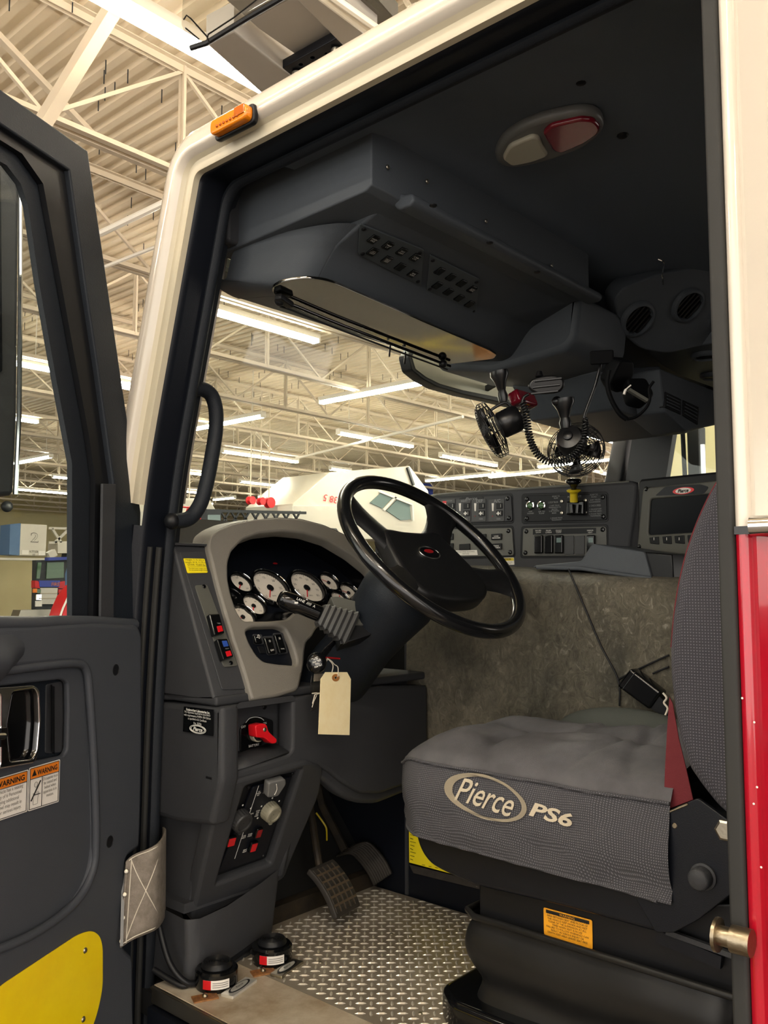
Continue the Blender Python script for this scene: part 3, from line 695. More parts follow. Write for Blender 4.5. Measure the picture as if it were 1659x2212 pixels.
# door check strap
def D3(px, py, d): return CAM+ray(px, py)*d
t = thing('door_strap', 'grey webbing check strap with crossed white stitching joining door and cab', 'door strap', D3(310, 1930, 1.83))
top = [(273, 1862, 1.755), (283, 1850, 1.765), (300, 1841, 1.765), (322, 1833, 1.765), (341, 1822, 1.785), (352, 1808, 1.83), (357, 1793, 1.90), (352, 1786, 1.94)]
bot = [(260, 2047, 1.740), (270, 2040, 1.752), (290, 2028, 1.755), (313, 2018, 1.765), (335, 2008, 1.785), (348, 1994, 1.83), (356, 1975, 1.90), (352, 1965, 1.94)]
T = [D3(*p) for p in top]; Bt = [D3(*p) for p in bot]
rows = [[a*(1-k/8)+c*(k/8) for a, c in zip(cr(T, 4), cr(Bt, 4))] for k in range(9)]
MB().rows(rows).build('webbing', M['web'], t, ang=80, solid=.004)
def SP(u, v):   # point on strap, u along 0..1, v down 0..1
    n = len(rows[0])-1; i = min(n-1, int(u*n)); f = u*n-i; j = min(7, int(v*8)); g = v*8-j
    a = rows[j][i]*(1-f)+rows[j][i+1]*f; c = rows[j+1][i]*(1-f)+rows[j+1][i+1]*f; p = a*(1-g)+c*g; return p+(CAM-p).normalized()*.003
b = MB()
def st(p, q, n=16):
    b.tube([SP(p[0]+(q[0]-p[0])*k/n, p[1]+(q[1]-p[1])*k/n) for k in range(n+1)], .0011, 5)
st((.16, .04), (.16, .99)); st((.64, .05), (.66, .95), 20); st((.16, .05), (.66, .92), 24); st((.65, .05), (.16, .95), 24); st((.1, .03), (.62, .03), 14); st((.1, .975), (.62, .975), 14)
b.build('stitching', M['string'], t)
b = MB()
rv = []
for k in range(4):
    p = SP(.03, .12+.27*k); G = axF(p, CAM-p); rb = MB(); rb.lathe([(.0048, 0), (.004, .0015), (.002, .0022)], 12, G); rb.build('rivet', M['steel'], t)
plate('clamp_bar', axF(SP(.01, .5), CAM-SP(.01, .5)), rect(-.002, 0, .006, .15), .003, M['bezel'], t, px=False, off=0)
# amber warning side: exterior mirror and the door
FM = YF(1.98)
t = thing('side_mirror', 'tall dark exterior mirror with a bright metal edge seen through the door glass', 'mirror', FM.pt(0, 700))
plate('housing', FM, [(-160, 330), (15, 343), (40, 368), (42, 420), (38, 900), (30, 1062), (24, 1070), (-160, 1080)], .09, M['plastic'], t, bev=.01)
plate('glass', FM, [(-150, 345), (-2, 352), (2, 380), (5, 800), (-4, 810), (-150, 815)], .008, M['scr'], t, off=.006)
b = MB(); b.tube([FM.pt(*q, .0) for q in ((10, 342), (36, 360), (44, 385), (44, 600), (41, 900), (33, 1068))], .006, 8); b.build('bright_edge', M['chrome'], t)
h0 = V((0, 1.64, 0)); DF = Fr(h0, (.911, .411, 0), (0, 0, 1))
door = thing('cab_door', 'open charcoal driver door with window, yellow reflector and warning labels', 'door', h0)
def L2(*px, o=0): return [DF.loc(*q, o) for q in px]
gl = L2((180, 1332), (180, 1000), (143, 800), (110, 610), (86, 440), (70, 392), (40, 352), (0, 330))
r1 = L2((212, 1340), (217, 1035), (203, 939), (160, 700), (105, 395), (60, 330), (0, 292))
r2 = L2((240, 1343), (245, 1040), (212, 800), (185, 620), (150, 368), (0, 268))
LX = -1.15
plate('frame', DF, [(-.188, 1.700), (.034, .985), (.036, -.3), (-1.22, -.3), (-1.22, 1.66)], .05, M['frame'], door, px=False, bev=.004, holes=[r2+[(LX-.02, r2[-1][1]), (LX-.02, r2[0][1])]])
plate('inner_frame', DF, [(-.17, 1.68), (.02, .98), (.02, .70), (-1.2, .70), (-1.2, 1.68)], .012, M['black'], door, px=False, holes=[r1+[(LX-.01, r1[-1][1]), (LX-.01, r1[0][1])]], off=-.012)
plate('window_seal', DF, [(-.16, 1.66), (.01, .98), (.01, .70), (-1.19, .70), (-1.19, 1.66)], .012, M['rubber'], door, px=False, holes=[gl+[(LX, gl[-1][1]), (LX, gl[0][1])]], off=-.026)
plate('glass', DF, [(-.14, .72), (-.14, 1.62), (-1.18, 1.62), (-1.18, .72)], .005, M['pane'], door, px=False, off=-.034)
plate('pillar_pad', DF, L2((217, 1045), (245, 1046), (240, 1342), (212, 1342)), .006, M['plastic'], door, px=False, off=.006, bev=.001)
tp = L2((200, 1343), (300, 1350), (309, 1372), (309, 1600), (306, 1760), (303, 1832), (274, 1852), (268, 2046), (289, 2066), (291, 2240), o=.03)
# trim panel with pressed recess
rc = L2((0, 1447), (150, 1432), (188, 1436), (196, 1500), (203, 1640), (207, 1830), (195, 1900), (160, 1955), (90, 2010), (0, 2052), o=.03)
plate('trim_panel', DF, [(LX-.05, .775)]+tp+[(.03, -.3), (LX-.05, -.3)], .03, M['plastic2'], door, px=False, off=.03, bev=.010, r=.012, holes=[rc+[(LX, rc[-1][1]), (LX, rc[0][1])]], hr=.05)
rc2 = L2((-10, 1462), (170, 1446), (180, 1500), (187, 1640), (192, 1826), (182, 1888), (150, 1938), (80, 1994), (-10, 2034))
b = MB(); e = [DF.w(a, c, .028) for a, c in rnd(rc, .05)[2:]]; b.tube(cr([DF.pt(*q, .027) for q in ((-140, 1462), (0, 1450), (80, 1440), (160, 1433), (185, 1445), (193, 1500), (203, 1660), (207, 1820), (197, 1890), (162, 1950), (90, 2007), (0, 2050), (-140, 2100))], 6), .008, 8); b.build('recess_rim', M['plastic2'], door, ang=80)
plate('recess_panel', DF, [(LX-.02, .70), (-.11, .70), (-.06, .60), (-.04, .2), (LX-.02, .1)], .012, M['plastic2'], door, px=False, off=.018, bev=.004, r=.03, holes=[L2((-60, 1490), (135, 1467), (147, 1475), (148, 1540), (146, 1620), (138, 1632), (100, 1640), (-60, 1660), o=.018)], hr=.008)
MB(DF).box((-.42, .61, -.02), (.6, .26, .01)).build('latch_pocket', M['black'], door)
plate('pocket_wall', DF, L2((100, 1478), (138, 1470), (146, 1478), (144, 1612), (136, 1625), (98, 1628), o=.002), .004, M['plastic'], door, px=False, off=.002, bev=.001, r=.006)
tb = cr([DF.w(LX, .80, .02), DF.pt(0, 1346, .02), DF.pt(120, 1344, .018), DF.pt(200, 1344, .015), DF.pt(290, 1349, .01)], 6)
MB().tube(tb, .012, 10).build('top_roll', M['plastic2'], door, ang=80)
# armrest bulge at the far left
rows = []
for k in range(7):
    u = k/6; rows.append([DF.w(LX+.1, .72-.09*u, .03+.05*math.sin(math.pi*u)), DF.w(-.44, .745-.09*u, .03+.035*math.sin(math.pi*u)), DF.w(-.395, .745-.06*u, .03+.012*math.sin(math.pi*u)), DF.w(-.36, .73-.02*u, .029)])
MB().rows(rows).build('arm_rest', M['plastic2'], door, ang=80)
# latch
lt = plate('latch_bezel', DF, L2((-60, 1490), (75, 1480), (87, 1490), (90, 1560), (86, 1620), (76, 1648), (-60, 1672), o=.04), .012, M['chrome'], door, px=False, off=.040, bev=.004, r=.008, holes=[L2((27, 1495), (76, 1487), (83, 1500), (85, 1560), (80, 1622), (70, 1640), (22, 1645), (15, 1560), o=.04), L2((-50, 1502), (2, 1498), (2, 1655), (-50, 1660), o=.04)], hr=.006)
plate('latch_paddle', DF, L2((27, 1495), (76, 1487), (83, 1500), (85, 1560), (80, 1622), (70, 1640), (22, 1645), (15, 1560), o=.026), .006, M['gloss'], door, px=False, off=.026, bev=.002, r=.006)
b = MB(); b.rows([[DF.w(a, c, .03-.03*math.sin(u*math.pi/2)) for u in (0, .3, .6, 1) for a, c in (((DF.loc(88, yy)[0]+.035*u), DF.loc(88, yy)[1]),)] for yy in (1482, 1530, 1580, 1628)]); b.build('latch_cup', M['gloss'], door, ang=80)
b = MB(); b.tube([DF.pt(-40, 1592, .046), DF.pt(8, 1590, .046)], .006, 10); b.box(DF.pt(6, 1592, .044), (.01, .01, .03)); b.build('latch_lever', M['chrome'], door)
# labels
def wl(pxs, body, wt, name='warning_label', icon=False):
    o = plate(name, DF, L2(*pxs), .0008, M['paper'], door, px=False, off=.0195, r=.003); return o
def quad(G, q, u, v, off=0):   # bilinear in local frame of px quad tl,tr,br,bl
    P_ = [V((*G.loc(*p, off), 0)) for p in q]; t_ = P_[0]*(1-u)+P_[1]*u; b_ = P_[3]*(1-u)+P_[2]*u; r_ = t_*(1-v)+b_*v; return (r_.x, r_.y)
qa = [(64, 1659), (130, 1640), (127, 1732), (61, 1753)]; qb = [(-34, 1690), (62, 1662), (59, 1753), (-37, 1785)]
for q, second in ((qa, 1), (qb, 0)):
    o = plate('warning_label', DF, q, .0008, M['paper'], door, off=.0195, r=.003)
    hq = [quad(DF, q, .03, .03, .0205), quad(DF, q, .97, .03, .0205), quad(DF, q, .97, .27, .0205), quad(DF, q, .03, .27, .0205)]
    plate('label_header', DF, hq, .0006, M['orange'], o, px=False, off=.0202, r=.002)
    x0 = quad(DF, q, .58, .16, .0205); tw = abs(quad(DF, q, .92, .2, .0205)[0]-quad(DF, q, .26, .2, .0205)[0]); text(DF, 'WARNING', *x0, .01, M['ink'], o, w_=tw, h=.0095, bold=.03, off=.0206)
    ip = quad(DF, q, .16, .15, .0205); plate('alert_triangle', DF, [(ip[0]-.006, ip[1]-.005), (ip[0]+.006, ip[1]-.005), (ip[0], ip[1]+.006)], .0004, M['ink'], o, px=False, off=.0206)
    for u0, v0, u1, v1 in ((.03, .03, .97, .03), (.03, .97, .97, .97), (.03, .03, .03, .97), (.97, .03, .97, .97), (.03, .28, .97, .28)) + (((.42, .28, .42, .97),) if second else ()):
        A_, B_ = quad(DF, q, u0, v0, .0205), quad(DF, q, u1, v1, .0205); MB().bar(DF.w(*A_, .0204), DF.w(*B_, .0204), .0008).build('label_border', M['ink'], o, flat=True)
    if second:
        text(DF, 'Occupants must\nbe seated and\nbelted when\napparatus is in\nmotion.', *quad(DF, q, .69, .55, .0205), .006, M['inkgray'], o, w_=.042, h=.036, off=.0206)
        c_ = quad(DF, q, .22, .43, .0205); b = MB(); b.tube([DF.w(*p, .0206) for p in ellipse(c_[0], c_[1], .004, .0045, 14)], .0004, 4, True)
        c_ = quad(DF, q, .22, .72, .0205); b.tube([DF.w(*p, .0206) for p in ((c_[0]-.007, c_[1]+.008), (c_[0]+.007, c_[1]+.008), (c_[0]+.005, c_[1]-.012), (c_[0]-.006, c_[1]-.012))], .0004, 4, True); b.build('seated_figure', M['inkgray'], o)
        b = MB(); b.bar(DF.w(*quad(DF, q, .07, .78, .0205), .021), DF.w(*quad(DF, q, .36, .36, .0205), .021), .0015); b.bar(DF.w(*quad(DF, q, .16, .66, .0205), .021), DF.w(*quad(DF, q, .36, .66, .0205), .021), .001); b.build('belt_mark', M['ink'], o)
    else:
        text(DF, 'This vehicle has a seating\ncapacity of 6 Personnel\nCarrying additional\npersonnel may result in\ndeath or serious injury.', *quad(DF, q, .5, .6, .0205), .006, M['inkgray'], o, w_=.08, h=.042, off=.0206)
yr = L2((0, 2131), (172, 2017), (200, 2010), (216, 2022), (222, 2045), (222, 2130), (215, 2170), (203, 2212), (180, 2260), (0, 2330), o=.0325)
o = plate('reflector_panel', DF, [(-1.0, .0)]+yr+[(-1.0, -.2)], .002, M['yelref'], door, px=False, off=.0325, r=.02, label='bright yellow reflective panel')
b = MB()
for q in ((184, 2053), (180, 2202)): b.screw(DF, *DF.loc(*q, .033), .0055, .003, .0325)
b.build('rivets', M['steel'], o)
for q in ((250, 1447), (237, 1818)):
    a, c = DF.loc(*q, .03); MB().lathe([(.0115, .0305), (.0105, .0312), (.008, .029), (.007, .020), (.003, .019)], 20, DF.at(a, c)).build('screw_cup', M['black'], door)
# ================================================================ INSTRUMENT SIDE
# side pod -------------------------------------------------------
PA = Fr((0, 1.476, .59), (1, 0, 0), (0, .48, 1))
t = thing('switch_pod', 'dark charcoal side pod of the dash with height label and rocker switches', 'dash pod', (.18, 1.6, .58))
XP = XF(.10)
plate('shell', XP, [(-1.476, .588), (-1.632, .915), (-1.80, .915), (-1.80, .572), (-1.662, .572)], .105, M['plastic'], t, px=False, bev=.006, r=.006)
plate('top_lip', Fr((0, 0, .917), (1, 0, 0), (0, 1, 0)), [(.10, 1.625), (.205, 1.625), (.205, 1.80), (.10, 1.80)], .006, M['plastic'], t, px=False, bev=.002, off=.004)
plate('face_panel', PA, [(388, 1192), (440, 1190), (462, 1255), (492, 1345), (536, 1488), (480, 1490)], .003, M['plastic'], t, off=.002, bev=.0015, r=.006)
t = plate('height_label', PA, [(396, 1206), (442, 1207), (449, 1237), (405, 1238)], .0008, M['yelcard'], None, off=.0035, r=.003)
tag(t, 'yellow height, length and weight label on the dark side pod', 'label')
q = [(396, 1206), (442, 1207), (449, 1237), (405, 1238)]
text(PA, 'Height: 11 ft. 6.0 in.\nLength: 41 ft. 11.75 in.\nGVWR: 70,800 lbs', *quad(PA, q, .48, .33), .006, M['ink'], t, w_=.058, h=.018, off=.0038)
text(PA, 'This label states weights above\nDo not exceed weight changes', *quad(PA, q, .52, .82), .004, M['ink'], t, w_=.052, h=.008, off=.0038)
MB().bar(PA.w(*quad(PA, q, .03, .63), .0038), PA.w(*quad(PA, q, .97, .63), .0038), .0004).build('divider', M['ink'], t, flat=True)
t = plate('switch_plate', PA, [(421, 1264), (448, 1263), (482, 1352), (514, 1438), (484, 1441), (450, 1350)], .003, M['gray2'], None, off=.005, r=.006, bev=.0006)
tag(t, 'narrow grey switch plate with two rocker switches on the side pod', 'switch panel')
for q in ((438, 1269), (496, 1434)): MB().screw(PA, *PA.loc(*q), .005, .003, .005).build('screw', M['gloss'], t)
def rocker(F, q, parent, off=.005, lens=(), hgt=.014, name='rocker_switch', m='gloss'):
    o = plate(name, F, q, hgt, M[m], parent, off=off+hgt, bev=.003, r=.003)
    for (u0, v0, u1, v1, mm) in lens:
        plate('indicator', F, [quad(F, q, u0, v0, off+hgt), quad(F, q, u1, v0, off+hgt), quad(F, q, u1, v1, off+hgt), quad(F, q, u0, v1, off+hgt)], .001, M[mm], o, px=False, off=off+hgt+.0008, r=.001)
    return o
o = rocker(PA, [(452, 1326), (475, 1325), (486, 1367), (464, 1372)], t, lens=((.38, .62, .85, .90, 'redp'),))
text(PA, 'TIRE', *quad(PA, [(452, 1326), (475, 1325), (486, 1367), (464, 1372)], .62, .5, .019), .005, M['inkdim'], o, w_=.009, off=.0202)
o = rocker(PA, [(469, 1380), (491, 1379), (505, 1418), (483, 1425)], t, lens=((.38, .12, .85, .42, 'blue'), (.38, .66, .85, .92, 'redp')))
text(PA, 'FRONT', *quad(PA, [(469, 1380), (491, 1379), (505, 1418), (483, 1425)], .62, .54, .019), .005, M['inkdim'], o, w_=.010, off=.0202)
# instrument hood ------------------------------------------------
hood = thing('instrument_hood', 'grey arched instrument hood around the gauges behind the steering wheel', 'instrument panel', (.5, 1.7, .59))
outer = [(545, 1512), (527, 1450), (505, 1385), (487, 1325), (470, 1265), (458, 1215), (449, 1180), (453, 1158), (472, 1143), (500, 1131), (550, 1121), (600, 1117), (650, 1120), (700, 1133), (750, 1156), (800, 1190), (840, 1235), (850, 1275), (820, 1302), (740, 1335), (692, 1350), (680, 1364), (676, 1374), (662, 1387), (658, 1410), (656, 1440), (645, 1490), (600, 1504)]
hole1 = [(526, 1341), (512, 1320), (500, 1285), (493, 1250), (493, 1215), (501, 1190), (525, 1165), (560, 1152), (610, 1147), (660, 1152), (710, 1168), (760, 1198), (800, 1230), (822, 1262), (800, 1290), (720, 1315), (672, 1324), (643, 1318), (620, 1337), (580, 1341)]
hole2 = [(530, 1364), (545, 1354), (600, 1352), (617, 1358), (630, 1385), (642, 1424), (640, 1437), (600, 1434), (570, 1429), (555, 1415), (540, 1390)]
plate('bezel', PA, outer, .035, M['gray'], hood, holes=[hole1, hole2], bev=.010, r=.012, off=.014, hr=.010)
outer2 = [(447, 1150), (476, 1136), (550, 1121), (600, 1117), (650, 1120), (700, 1133), (750, 1156), (800, 1190), (840, 1235), (850, 1275), (820, 1302), (700, 1345), (560, 1345), (500, 1290), (470, 1220)]
l1 = [PA.loc(*q, .014) for q in hole1]
# black cowl lining
cl = cr2(l1, 4)
MB().rows([[PA.w(a, c, .004)+V((0, h, 0)) for a, c in cl] for h in (0, .05, .10, .20)], cu=True).build('cowl_lining', M['gloss'], hood, ang=60)
l2 = rnd([PA.loc(*q, -.01) for q in outer], .012)
MB().rows([[PA.w(a, c, -.012)+V((0, h, -.0*h)) for a, c in l2] for h in (0, .03, .06)], cu=True).build('hood_shell', M['gray'], hood, ang=60)
CO = -.13
GB = Fr((0, 1.655, .80), (1, 0, 0), (0, .66, .75)); CO = 0
plate('gauge_board', GB, [(.20, -.10), (.82, -.10), (.82, .26), (.20, .26)], .006, M['blackp'], hood, px=False)
plate('switch_recess', PA, [(522, 1345), (650, 1345), (655, 1445), (560, 1445), (530, 1400)], .004, M['blackp'], hood, off=-.004)
plate('warning_lens', GB, ellipse(*GB.loc(594, 1218, CO), .008, .003), .001, M['redd'], hood, px=False, off=CO+.002)
def gauge(px, py, r, needle, nums='', big=False, blank=False, lab=''):
    a, c = GB.loc(px, py, CO+.012); G = GB.at(a, c, CO+.001)
    g = MB().lathe([(r*1.14, 0), (r*1.14, .012), (r*1.08, .016), (r*1.0, .014), (r*.97, .004)], 40, G).build('gauge', M['gloss'], hood, ang=50)
    if blank:
        MB().lathe([(r, .003), (.001, .0032)], 32, G).build('blank_cover', M['black'], g); return
    MB().lathe([(r*1.09, .0155), (r*1.115, .0165), (r*1.13, .0150)], 40, G, caps=False).build('chrome_ring', M['chrome'], g, ang=60)
    plate('dial', G, ellipse(0, 0, r*.97, r*.97, 40), .001, M['dial'], g, px=False, off=.006)
    n = MB(); n.bar(G.w(0, 0, .009), G.w(math.cos(needle)*r*.72, math.sin(needle)*r*.72, .009), .0022, .0008); n.build('needle', M['redp'], g, flat=True)
    MB().lathe([(r*.19, .007), (r*.19, .010), (r*.1, .011)], 18, G).build('hub', M['black'], g)
    tk = MB(); m = 36 if big else 16
    for i in range(m):
        al = math.radians(225-270*i/(m-1)); k = .9 if i % 4 else .84
        tk.bar(G.w(math.cos(al)*r*k, math.sin(al)*r*k, .0065), G.w(math.cos(al)*r*.95, math.sin(al)*r*.95, .0065), .0008, .0004)
    tk.build('ticks', M['ink'], g, flat=True)
    for i, s_ in enumerate(nums):
        al = math.radians(225-270*(i)/(len(nums)-1)) if len(nums) > 1 else 1.57
        text(G, s_, math.cos(al)*r*.7, math.sin(al)*r*.7, r*.2, M['inkgray'], g, off=.0068, name='numeral')
    plate('painted_backlight', G, [(math.cos(al)*r*k, math.sin(al)*r*k) for al, k in [(math.radians(z), .97) for z in (190, 205, 220, 235, 250)]+[(math.radians(z), .84) for z in (250, 235, 220, 205, 190)]], .0006, M['paper'], g, px=False, off=.0068)  # white crescent paints the light on the dial, it does not glow
    if lab: text(G, lab, 0, -r*.5, r*.13, M['inkgray'], g, off=.0068)
gauge(521, 1259, .029, math.radians(232), ['100', '200', '300'])
gauge(585, 1268, .051, math.radians(238), ['0', '5', '10', '15', '20', '25', '30'], True, lab='RPM')
gauge(664, 1268, .051, math.radians(240), ['0', '10', '20', '30', '40', '50', '60', '70', '80'], True, lab='MPH')
gauge(711, 1257, .029, math.radians(150), ['C', 'H']); gauge(754, 1279, .029, math.radians(160), ['0', '150'])
gauge(549, 1307, .030, math.radians(235), ['0', '40', '80', '120']); gauge(526, 1331, .030, math.radians(200), ['0', '60', '120'])
gauge(500, 1291, .026, 0, blank=True); gauge(735, 1296, .029, math.radians(60), ['E', 'F'])
for q, l_ in (([(549, 1372), (563, 1373), (568, 1389), (553, 1388)], '-0'), ([(571, 1377), (588, 1376), (597, 1410), (582, 1412)], 'OFF'), ([(593, 1370), (608, 1369), (620, 1408), (605, 1410)], 'PANEL')):
    plate('switch_frame', PA, [(q[0][0]-3, q[0][1]-3), (q[1][0]+3, q[1][1]-3), (q[2][0]+3, q[2][1]+3), (q[3][0]-3, q[3][1]+3)], .004, M['plastic'], hood, off=.0, bev=.001, r=.005)
    o = rocker(PA, q, hood, off=0, hgt=.008)
    text(PA, l_, *quad(PA, q, .5, .2 if l_ == '-0' else .82, .008), .006, M['inkw'], o, w_=.011, off=.0092)
    if l_ != '-0': text(PA, '*', *quad(PA, q, .5, .25, .008), .008, M['inkw'], o, w_=.006, off=.0092)
plate('blank_plug', PA, [(556, 1396), (569, 1396), (576, 1411), (562, 1411)], .002, M['black'], hood, off=.0, bev=.0008, r=.002)
# ---------------------------------------------------------------- steering wheel
WC = V((.5, 1.208, .90)); B_ = .803; WF2 = Fr(WC, (1, 0, 0), (0, math.cos(B_), math.sin(B_)))
wh = thing('steering_wheel', 'black four-spoke steering wheel tilted towards the seat', 'steering wheel', WC)
R0 = .237
rim = [WF2.w(R0*math.cos(2*math.pi*i/72), R0*math.sin(2*math.pi*i/72), 0) for i in range(72)]
MB().tube(rim, .0162, 18, closed=True).build('rim', mat('rim_rubber', '#0f1012', .22, coat=.3), wh, ang=80)
def spoke(a0, a1, w0, w1):
    rows = []
    for k in range(9):
        u = k/8; rr = .045+(R0-.052)*u; wd = (w0*(1-u)+w1*u)*(1-.28*math.sin(math.pi*u))+.012*max(0, u-.8)*5; h = -.038+.036*u
        ca = a0*(1-u)+a1*u; row = []
        for j, (dx, dh) in enumerate(((-1, -.006), (-.92, .004), (-.5, .009), (0, .010), (.5, .009), (.92, .004), (1, -.006), (.7, -.010), (-.7, -.010))):
            row.append(WF2.w(rr*math.cos(ca)-dx*wd*math.sin(ca), rr*math.sin(ca)+dx*wd*math.cos(ca), h+dh))
        rows.append(row)
    MB().rows(rows, cu=True).build('spoke', M['blackspk'], wh, ang=80)
M['blackspk'] = mat('spoke_plastic', '#101113', .42, bump=.15, bscale=700)
for a0, a1 in ((math.radians(148), math.radians(138)), (math.radians(32), math.radians(42)), (math.radians(208), math.radians(203)), (math.radians(-28), math.radians(-23))): spoke(a0, a1, .062, .040)
hubpts = cr2([(-.095, .085), (-.03, .082), (.03, .082), (.095, .085), (.115, .04), (.13, -.02), (.135, -.075), (.11, -.115), (.05, -.135), (-.05, -.135), (-.11, -.115), (-.135, -.075), (-.13, -.02), (-.115, .04)], 5)
plate('hub_pad', WF2, hubpts, .045, M['blackspk'], wh, px=False, off=-.010, bev=.012)
MB().lathe([(.085, -.10), (.095, -.07), (.08, -.045)], 30, WF2, sy=.9).build('hub_back', M['black'], wh)
# oval emblem
G = WF2.at(.0, .008, -.009)
b = MB(); b.tube([G.w(a, c, .0) for a, c in ellipse(0, 0, .034, .019, 36)], .0022, 8, True); b.build('emblem_ring', M['chrome'], wh, ang=80)
plate('emblem', G, ellipse(0, 0, .033, .018), .002, M['gloss'], wh, px=False, off=.001)
plate('emblem_red', G, ellipse(0, .004, .016, .006), .001, M['redd'], wh, px=False, off=.0018)
# column
ax = V((0, math.sin(B_), -math.cos(B_)))
col = thing('steering_column', 'dark tapered steering column shroud below the wheel', 'steering column', WC+ax*.3)
G = Fr(WC+ax*.02, (1, 0, 0), (0, math.cos(B_), math.sin(B_)))
prof = [(.07, -.05), (.092, -.09), (.095, -.13), (.086, -.2), (.08, -.28), (.085, -.36), (.09, -.46), (.09, -.55)]
MB().lathe(prof, 36, G, sy=.95).build('shroud', M['frame'], col, ang=60)
# turn stalk
SF = YF(1.36)
st_ = thing('turn_signal_stalk', 'black turn signal stalk with ribbed rubber boot left of the column', 'control stalk', SF.pt(660, 1315))
p0 = PP(606, 1292, d=1.97); p1 = PP(640, 1302, d=1.965); p2 = PP(688, 1325, d=1.96); p3 = PP(760, 1350, d=1.95)
dn = (p2-p0).normalized()
G = axF(p0, dn)
MB().lathe([(.004, -.006), (.014, -.004), (.0205, .004), (.0215, .012), (.0215, .045), (.0195, .047), (.0195, .049), (.0185, .05), (.0178, .098), (.014, .102)], 24, G).build('grip', M['gloss'], st_, ang=50)
plate('stalk_plate', axF(p1, CAM-p1).at(0, 0, .021), [(-.004, -.002), (.004, -.002), (.004, .002), (-.004, .002)], .0005, M['inkw'], st_, px=False)
text(axF(p1, CAM-p1, (.1, 0, 1)), 'LANE  /////  A', .022, .002, .006, M['inkw'], st_, w_=.045, h=.006, off=.0215, rot=-.35)
BF = axF(p2, PP(742, 1352, d=1.975)-p2, (.1, 0, 1))
M['boot2'] = mat('ribbed_boot_rubber', '#3a3a3a', .42)
rows = []
for k in range(13):
    u = k/12; a_ = (.022+.013*u)*(1.0 if k % 2 else .84); h_ = .004+.078*u
    rows.append([BF.w(a*a_, c*a_*1.2, h_) for a, c in rnd([(-1, -1), (1, -1), (1, 1), (-1, 1)], .25, 2)])
bb = MB(BF.__class__((0, 0, 0), (1, 0, 0), (0, 1, 0))); bb.rows(rows, cu=True); n_ = len(rows[0]); bb.f += [tuple(range(n_))[::-1], tuple(12*n_+i for i in range(n_))]; bb.mi += [0, 0]
bb.build('boot', M['boot2'], st_, ang=25)
HF = axF(PP(765, 1325, d=1.985), (-.45, -.75, .45)); plate('housing_top', HF, [(714, 1289), (730, 1288), (778, 1301), (792, 1335), (814, 1352), (738, 1348)], .05, M['gray2'], st_, bev=.002, r=.002)
plate('housing_foot', HF, [(730, 1345), (818, 1350), (800, 1372), (735, 1392)], .04, M['black'], st_, off=-.004, bev=.002)
MB().bar(HF.pt(755, 1318, .0005), HF.pt(780, 1325, .0005), .003, .001).build('slot', M['black'], st_, flat=True)
# tilt lever with key, bag and tag
tl = thing('tilt_lever', 'black tilt lever with white PUSH and PULL lettering under the stalk', 'lever', PP(690, 1425, y=1.40))
MB().tube(cr([PP(735, 1375, y=1.42), PP(712, 1398, y=1.40), PP(692, 1422, y=1.385)], 5), [.006]*6+[.008]*5, 10).build('arm', M['gloss'], tl)
kn = PP(684, 1432, y=1.38); G = axF(kn, CAM-kn)
MB().lathe([(.006, -.012), (.018, -.010), (.0225, 0), (.020, .006), (.008, .009)], 24, G, sy=1.05).build('knob', M['gloss'], tl, ang=60)
text(G, 'PUSH\nFOR TELE\nPULL\nFOR TILT', .001, .001, .005, M['inkw'], tl, w_=.018, h=.02, off=.0098, rot=.35, bold=.02)
TY = 1.372
tg = thing('manila_tag', 'blank manila card tag with brown eyelet hanging from the tilt lever', 'tag', PP(726, 1455, y=TY))
TF = YF(TY)
plate('card', TF, [(703, 1452), (750, 1452), (758, 1467), (755, 1588), (688, 1586), (693, 1467)], .0012, M['manila'], tg, holes=[ellipse(725.5, 1464, 2.6, 2.6, 14)])
plate('eyelet', TF, ellipse(725.5, 1464, 8, 8, 24), .0008, M['eyelet'], tg, off=.0010, holes=[ellipse(725.5, 1464, 2.8, 2.8, 14)])
for q in ([(707, 1422), (716, 1428), (722, 1435), (730, 1442), (730, 1462)], [(707, 1422), (719, 1436), (717, 1453)]): MB().tube(cr([TF.pt(*z_, .002) for z_ in q], 5), .0011, 5).build('string', M['string'], tg)
kb = thing('key_bag', 'small clear plastic bag with a key hanging beside the manila tag', 'plastic bag', PP(685, 1490, y=TY+.01))
KF = YF(TY+.012)
plate('bag', KF, [(694, 1448), (674, 1458), (671, 1478), (674, 1496), (678, 1515), (671, 1538), (690, 1530), (696, 1500), (700, 1470)], .004, M['clear'], kb, bev=.001)
plate('paper_slip', KF, [(679, 1456), (700, 1455), (700, 1470), (678, 1472)], .001, M['web'], kb, off=-.001)
for nm, r_, q_ in (('bag_fold', .0012, ((674, 1498), (683, 1497), (692, 1497), (680, 1501), (675, 1520))), ('bag_neck', .002, ((707, 1424), (700, 1434), (694, 1447))), ('bag_edge', .0008, ((684, 1502), (678, 1515), (674, 1528)))):
    MB().tube([KF.pt(*q, .002) for q in q_], r_, 5).build(nm, M['string'], kb)
MB().tube([KF.pt(704, 1421, .003), KF.pt(712, 1421, .003), KF.pt(734, 1423, .003)], .0022, 6).build('red_tie', M['redd'], kb)
# ---------------------------------------------------------------- lower dash
ld = thing('lower_dash', 'charcoal lower dash with battery switch recess and sloping heater panel', 'dashboard', (.4, 1.65, 0))
LF = YF(1.456)
fr = [(478, 1540), (480, 1532), (507, 1519), (515, 1520), (516, 1690), (480, 1702), (476, 1700)]
XL = XF(.10)
sd = [XL.loc(478, 1528), XL.loc(478, 1690), XL.loc(457, 1785)]
plate('knee_box', XL, [sd[0], sd[1], sd[2], (-1.60, .318), (-1.82, .318), (-1.82, .568), (-1.66, .568)], .05, M['plastic'], ld, px=False, bev=.012, r=.008)
